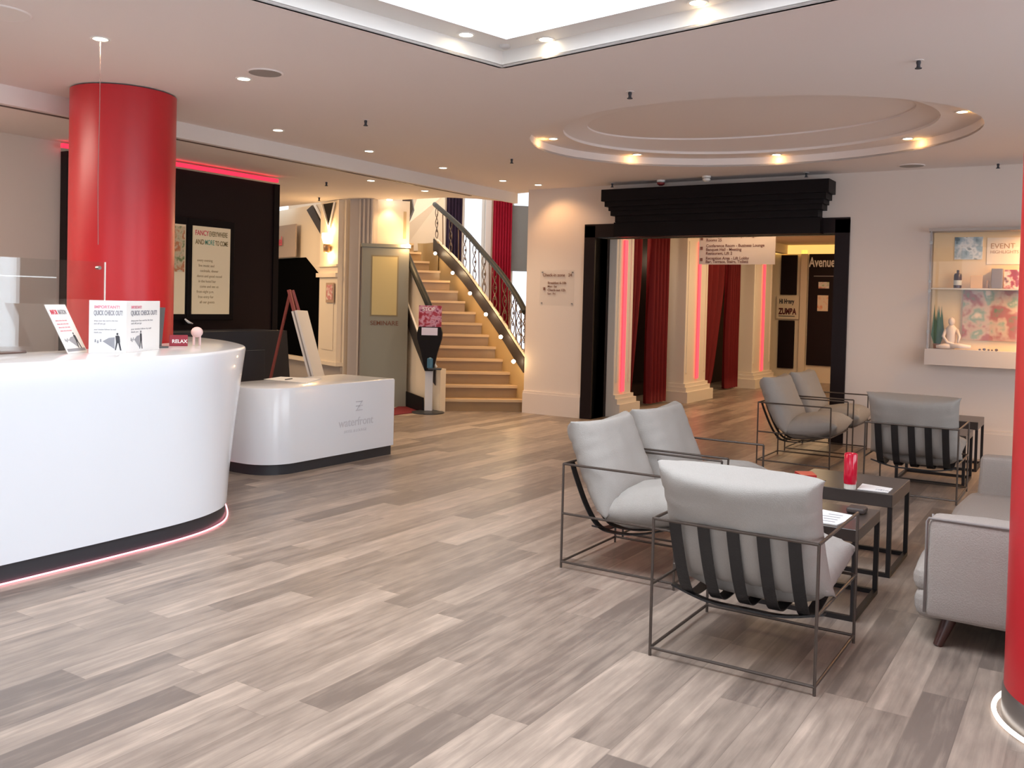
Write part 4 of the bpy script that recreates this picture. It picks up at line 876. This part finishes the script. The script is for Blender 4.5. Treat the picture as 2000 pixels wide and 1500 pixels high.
# ================================================================== SOFA
so = thing('sofa', (5.6, .1, 0), 'grey woven sofa partly hidden by the red column at right', 'sofa')
def softbox(a, b, bev, puff=.0, seg=4, seed=0):
    m_ = MB().box(a, b, bev); bmesh.ops.subdivide_edges(m_.bm, edges=m_.bm.edges[:], cuts=seg, use_grid_fill=True)
    c_ = (Vector(a)+Vector(b))/2; h = (Vector(b)-Vector(a))/2
    for v in m_.bm.verts:
        q = Vector(((v.co.x-c_.x)/h.x, (v.co.y-c_.y)/h.y, (v.co.z-c_.z)/h.z))
        for k in range(3):
            o1, o2 = (k+1) % 3, (k+2) % 3; v.co[k] += q[k]*puff*max(0, 1-q[o1]**2)*max(0, 1-q[o2]**2)
        v.co += Vector([noise.noise(v.co*6+Vector((seed, 9*k, 0)))*.008 for k in range(3)])
    return m_
obj('seat_base', softbox((4.50, -.30, .105), (6.68, .66, .23), .045, .03), fabric2, so, True)
obj('armrest', softbox((4.44, -.42, .13), (4.63, .60, .575), .03, .01, seed=2), fabric2, so, True)
obj('armrest', softbox((6.57, -.42, .13), (6.76, .60, .575), .03, .01, seed=5), fabric2, so, True)
obj('backrest', softbox((4.62, -.50, .14), (6.58, -.22, .78), .05, .02, seed=7), fabric2, so, True)
for k in range(2):
    obj('seat_cushion', softbox((4.50+.02 if k == 0 else 5.60, -.22, .205), (5.59 if k == 0 else 6.68-.02, .665, .335), .05, .035, seed=k*3), fabric2, so, True)
pp = [(4.44, y, .578) for y in (-.40, 0, .3, .56)]; obj('piping', MB().tube([(4.445, -.42, .572), (4.445, .2, .574), (4.445, .60, .576), (4.45, .607, .56), (4.45, .607, .15)], .006, 6).tube([(4.63, .607, .56), (4.63, .607, .30)], .005, 6), mat('grey_piping', (.27, .24, .23), .9), so, True)
for (x, y, dx) in ((4.52, .50, -.04), (6.68, .50, .04), (4.52, -.36, -.04), (6.68, -.36, .04)):
    obj('leg', MB().tube([(x, y, .15), (x+dx, y+.05*(1 if y > 0 else -1), 0)], [.034, .020], 12), mat('mahogany_leg', (.05, .015, .010), .3), so, 'auto')

# ================================================================== DISPLAY CASE
Y0, Y1 = 1.47, -.55
dc = thing('display_case', (10.4, .5, .95), 'warm lit glass display case on the wall behind the right column', 'display case')
cream = mat('case_back', (.85, .60, .32), .6)
obj('back_panel', MB().box((10.47, Y1, 1.12), (10.495, Y0, 2.34)), cream, dc)
obj('side_panel', MB().box((10.28, Y0-.012, 1.12), (10.47, Y0, 2.34)), glass, dc)
fz = MB(); fz.box((10.26, Y1, 2.33), (10.495, Y0+.01, 2.36)); obj('top_panel', fz, mat('case_frame', (.40, .35, .32), .5), dc)
obj('lower_panel', MB().box((10.27, Y1, .955), (10.495, Y0+.015, 1.12)), mat('case_grey', (.56, .50, .48), .5), dc)
obj('bracket', MB().box((10.275, Y0-.02, 1.12), (10.29, Y0-.005, 2.33)), mat('case_frame', (.40, .35, .32), .5), dc)
obj('glass_front', MB().box((10.268, Y1, 1.12), (10.274, Y0, 2.33)), glass, dc)
obj('shelf', MB().box((10.32, Y1, 1.735), (10.47, Y0-.02, 1.75)), mat('glass_shelf', (.65, .52, .35), .1), dc)
for z in (1.28, 1.70, 1.80, 2.2): obj('clip', MB().box((10.255, Y0-.03, z), (10.268, Y0+.0, z+.03)), metal, dc)
area('case_light_top', (10.38, .46, 2.30), (10.42, .46, 0), .12, 1.8, 34, (1, .56, .22)); area('case_light_low', (10.40, .46, 1.70), (10.42, .46, 0), .10, 1.8, 22, (1, .60, .26))
tag(obj('photograph', MB().box((10.462, 1.0, 2.05), (10.469, 1.26, 2.28)), noisecol('harbour_photo', [(.08, .14, .16), (.35, .45, .48), (.75, .75, .7), (.15, .2, .22)], 9)), 'bluish landscape photograph at the top of the display case', 'photograph')
lt = thing('case_notice', (10.466, .85, 2.05), 'pale notice with brown heading at the top of the display case', 'sign')
obj('sheet', MB().box((10.463, .62, 2.0), (10.469, .96, 2.27)), mat('pale_notice', (.85, .70, .52), .6), lt)
text('EVENT', .075, (10.462, .93, 2.16), (0, -1, 0), (0, 0, 1), mat('tan_brown_print', (.45, .25, .12), .7), lt); text('HIGHLIGHTS', .045, (10.462, .93, 2.11), (0, -1, 0), (0, 0, 1), mat('tan_brown_print', (.45, .25, .12), .7), lt)
zs = 1.751
bt = thing('bottle', (10.38, 1.21, zs), 'small dark bottle with pale label on the case shelf', 'bottle')
obj('body', MB().lathe((10.38, 1.21, zs), [(.0001, 0), (.038, 0), (.038, .13), (.03, .15), (.0001, .15)], 20), mat('dark_bottle', (.05, .015, .012), .2), bt, 'auto'); obj('cap', MB().lathe((10.38, 1.21, zs+.15), [(.0001, 0), (.012, 0), (.012, .035), (.0001, .035)], 12), mat('dark_bottle', (.05, .015, .012), .2), bt); obj('label', MB().lathe((10.38, 1.21, zs+.03), [(.0385, 0), (.0385, .05)], 20), mat('pale_label', (.6, .58, .5), .5), bt)
tag(obj('framed_picture', MB().box((10.36, .98, zs), (10.375, 1.09, zs+.13), .003), mat('amber_frame', (.75, .42, .16), .4)), 'small amber picture frame beside the dark bottle on the shelf', 'frame')
tag(obj('ornament', MB().lathe((10.38, .94, zs), [(.0001, 0), (.02, 0), (.012, .04), (.02, .07), (.0001, .09)], 12), mat('amber_wood', (.5, .25, .10), .4), None, True), 'tiny turned wooden ornament between frame and grey box on the shelf', 'ornament')
tag(obj('gift_box', MB().box((10.33, .80, zs), (10.44, .90, zs+.20), .005), mat('grey_box', (.22, .19, .20), .5)), 'grey upright box on the upper shelf of the display case', 'box')
tag(obj('picture_board', MB().box((10.38, .35, zs), (10.39, .79, zs+.19)), noisecol('maroon_photo', [(.20, .02, .04), (.35, .03, .06), (.85, .62, .5), (.15, .03, .05)], 11)), 'maroon picture board on the upper shelf beside the grey box', 'picture')
zb = 1.121
tag(obj('picture_board', MB().box((10.44, .30, zb+.10), (10.45, 1.16, 1.73)), noisecol('beach_photo', [(.10, .16, .05), (.34, .07, .04), (.50, .32, .20), (.22, .28, .17), (.70, .50, .32)], 6, detail=4)), 'large beach scene picture standing in the lower half of the case', 'picture')
pln = thing('potted_plant', (10.40, 1.39, zb), 'dark green leafy plant at the left inside the display case', 'plant')
m_ = MB(); random.seed(3)
for k in range(16):
    a = random.uniform(-1, 1); b0 = Vector((10.41, 1.39+.02*a, zb)); tip = Vector((10.41+random.uniform(-.05, .03), 1.39+.05*a, zb+random.uniform(.25, .48)))
    mid = b0.lerp(tip, .5)+Vector((0, .02*a, 0)); m_.bm.faces.new([m_.bm.verts.new(p) for p in (b0, mid+Vector((.0, -.014, 0)), tip, mid+Vector((0, .014, 0)))])
obj('leaves', m_, mat('leaf_green', (.05, .12, .03), .5), pln); obj('pot', MB().lathe((10.41, 1.39, zb), [(.0001, 0), (.03, 0), (.036, .05), (.0001, .05)], 14), mat('clay_pot', (.35, .15, .08), .6), pln)
fg = thing('figurine', (10.37, 1.24, zb), 'pale seated figurine on the floor of the display case', 'figurine')
sk_ = mat('figurine_stone', (.80, .62, .48), .5)
m_ = MB(); m_.lathe((10.37, 1.25, zb+.03), [(.0001, 0), (.05, .01), (.055, .05), (.045, .12), (.055, .18), (.03, .21), (.018, .225), (.0001, .23)], 16)
m_.tube([(10.36, 1.30, zb+.20), (10.33, 1.32, zb+.13), (10.32, 1.28, zb+.07), (10.31, 1.20, zb+.05)], [.018, .016, .014, .011], 8); m_.tube([(10.36, 1.20, zb+.20), (10.33, 1.17, zb+.13), (10.31, 1.18, zb+.07)], [.018, .015, .011], 8)
m_.tube([(10.35, 1.28, zb+.035), (10.31, 1.18, zb+.04), (10.32, 1.06, zb+.03)], [.035, .028, .018], 10); m_.tube([(10.35, 1.22, zb+.035), (10.31, 1.32, zb+.03), (10.32, 1.38, zb+.022)], [.033, .025, .016], 10)
bmesh.ops.create_uvsphere(m_.bm, u_segments=14, v_segments=10, radius=.036, matrix=Matrix.Translation((10.36, 1.25, zb+.285)) @ Matrix.Diagonal((1, .9, 1.2, 1)))
obj('body', m_, sk_, fg, True)
for i, (y, s) in enumerate(((.98, .012), (.94, .016), (.90, .012), (.87, .010), (.83, .016))):
    m_ = MB(); bmesh.ops.create_icosphere(m_.bm, subdivisions=2, radius=s, matrix=Matrix.Translation((10.33+.01*(i % 2), y, zb+s*.8)) @ Matrix.Diagonal((1, 1, .8, 1)))
    tag(obj('pebble', m_, mat('dark_pebble', (.08, .035, .03), .5), None, True), ['leftmost', 'second from left', 'middle', 'smallest, fourth from left', 'rightmost'][i]+' of the five small dark pebbles in the display case', 'pebble', 'dark pebbles in the display case')

# ================================================================== CEILING FIXTURES
def downlight(x, y, z, label, e=42, r=.042, to=None, col=(1, .78, .52), ang=110):
    t = thing('downlight', (x, y, z), label, 'lamp', 'recessed ceiling downlights')
    obj('trim_ring', MB().lathe((x, y, z), [(r, -.004), (r+.014, -.006), (r+.016, 0), (r, 0)], 24), whitem, t, 'auto')
    obj('lamp_lens', MB().lathe((x, y, z), [(.0001, -.003), (r, -.003), (r, 0), (.0001, .0)], 24), lamp, t)
    spot('downlight_beam', (x, y, z-.02), to or (x, y, 0), e, col, ang); return t
dls = [((3.28, 5.07), 'nearest downlight, the one with a thin wire hanging in front of the left column'), ((4.37, 5.07), 'downlight beside the round grey ceiling speaker'), ((5.87, 6.34), 'first downlight right of the left red column, along the ceiling step'), ((7.12, 6.35), 'second downlight from the left column along the ceiling step'), ((8.38, 6.35), 'third downlight from the left column along the ceiling step'), ((9.57, 6.31), 'farthest downlight along the ceiling step, near the stairs')]
for (x, y), lb in dls: downlight(x, y, CZ-.001, lb)
downlight(8.06, 7.15, 2.865, 'downlight in the lower ceiling above the grey pillar'); downlight(9.09, 7.165, 2.865, 'downlight in the lower ceiling in front of the stairs', 60, .042, (9.95, 7.75, .9), (1, .64, .34))
downlight(10.08, 6.1, CZ-.001, 'downlight in the corner of ceiling and wall right of the stairs', 20, .042, (10.5, 5.85, 1.9), (1, .55, .24))
for i, (x, y) in enumerate(((7.751, 4.40), (8.82, 4.02), (9.38, 2.853), (9.05, 1.585), (8.059, 1.00))):
    dx, dy = x-OC.x, y-OC.y; s = 1/math.hypot(dx/1.51, dy/1.80); x, y = OC.x+dx*s, OC.y+dy*s; m2 = math.hypot(dx, dy)
    downlight(x, y, 3.099, ['leftmost lamp in the oval ceiling recess', 'second lamp from the left in the oval recess', 'middle lamp in the oval ceiling recess', 'second lamp from the right in the oval recess', 'rightmost lamp in the oval ceiling recess'][i], 6, .04, (x+dx/m2*.35, y+dy/m2*.35, 0))
    q = (x+dx/m2*.10, y+dy/m2*.10, 3.065); point('recess_glow', q, .45, (1, .50, .14), .02)
for i, (x, y) in enumerate(((4.53, 3.28), (4.84, 2.90), (4.63, 1.84))):
    downlight(x, y, zl-.001, ['lamp on the skylight ledge left of its corner', 'lamp on the skylight ledge just right of its corner', 'rightmost lamp on the skylight ledge'][i], 5)
    if i: point('ledge_glow', (x+.09, y+.0, zl-.04), .5, (1, .70, .40), .02)
def sprinkler(x, y, z, lab):
    t = thing('sprinkler', (x, y, z), lab, 'sprinkler', 'small black ceiling sprinklers')
    obj('stem', MB().lathe((x, y, z), [(.0001, -.05), (.013, -.048), (.010, -.03), (.014, -.012), (.010, 0)], 10), printm, t, True); obj('deflector', MB().lathe((x, y, z-.05), [(.0001, 0), (.020, 0), (.020, .004), (.0001, .004)], 12), printm, t)
    obj('rosette', MB().lathe((x, y, z), [(.0001, -.003), (.03, -.003), (.03, 0)], 14), ceilm, t)
for x, y, z, lb in ((5.87, 5.28, CZ, 'black sprinkler midway between left column and skylight corner'), (8.14, 5.26, CZ, 'black sprinkler left of the oval recess, near the stairs'), (5.92, 2.84, CZ, 'black sprinkler between the skylight and the oval recess'), (5.95, .95, CZ, 'black sprinkler nearest the top right corner'), (10.3, 5.15, CZ, 'black sprinkler above the left end of the black cornice'), (10.3, 2.76, CZ, 'black sprinkler above the right end of the black cornice'), (10.38, .88, CZ, 'black sprinkler above the display case'), (7.95, 7.75, 2.866, 'black sprinkler in the lower ceiling above the hanging sign'), (9.15, 9.05, 2.866, 'black sprinkler in the lower ceiling above the cream pilaster')):
    sprinkler(x, y, z, lb)
for (x, y, r, z, lb) in ((4.32, 4.80, .12, CZ, 'round grey ceiling speaker beside a downlight left of the skylight'), (2.70, 5.10, .16, CZ, 'large round ceiling vent at the top left corner'), (10.2, 1.66, .13, CZ, 'round ceiling vent above the wall left of the display case')):
    t = thing('ceiling_speaker', (x, y, z), lb, 'speaker'); obj('grille', MB().lathe((x, y, z), [(.0001, -.006), (r*.9, -.006)], 36), ventm if r != .16 else soffm, t); obj('rim', MB().lathe((x, y, z), [(r*.9, -.006), (r*.95, -.009), (r, -.004), (r, 0)], 36), ceilm, t, True)
for (px, py, m2, lb) in ((1291, 352, mat('detector_red', (.25, .02, .02), .4), 'red fire detector on the ceiling in front of the black cornice'), (1380, 344, whitem, 'white round detector on the ceiling in front of the black cornice')):
    p = on_z(px, py, CZ); t = thing('smoke_detector', (p.x, p.y, CZ), lb, 'detector'); obj('housing', MB().lathe((p.x, p.y, CZ), [(.05, 0), (.05, -.02), (.03, -.03), (.0001, -.03)], 20), whitem, t, 'auto'); obj('sounder', MB().lathe((p.x, p.y, CZ-.03), [(.045, 0), (.045, -.02), (.02, -.035), (.0001, -.035)], 20), m2, t, 'auto')
t = thing('ceiling_sensor', (4.86, 3.20, zl), 'small round sensor at the corner of the skylight ledge', 'sensor'); obj('housing', MB().lathe((4.84, 3.20, zl), [(.035, 0), (.033, -.015), (.02, -.022), (.0001, -.022)], 20), mat('sensor_grey', (.6, .58, .57), .4), t, True)
wp = [Vector((3.28, 5.07, CZ-.005)), Vector((3.283, 5.072, 2.6)), Vector((3.276, 5.068, 2.2)), Vector((3.284, 5.07, 1.78))]
tag(obj('hanging_wire', MB().tube(smoothpts(wp, 6), .0022, 6), mat('thin_grey_wire', (.28, .18, .17), .5)), 'thin wire hanging from the nearest downlight in front of the left column', 'wire')
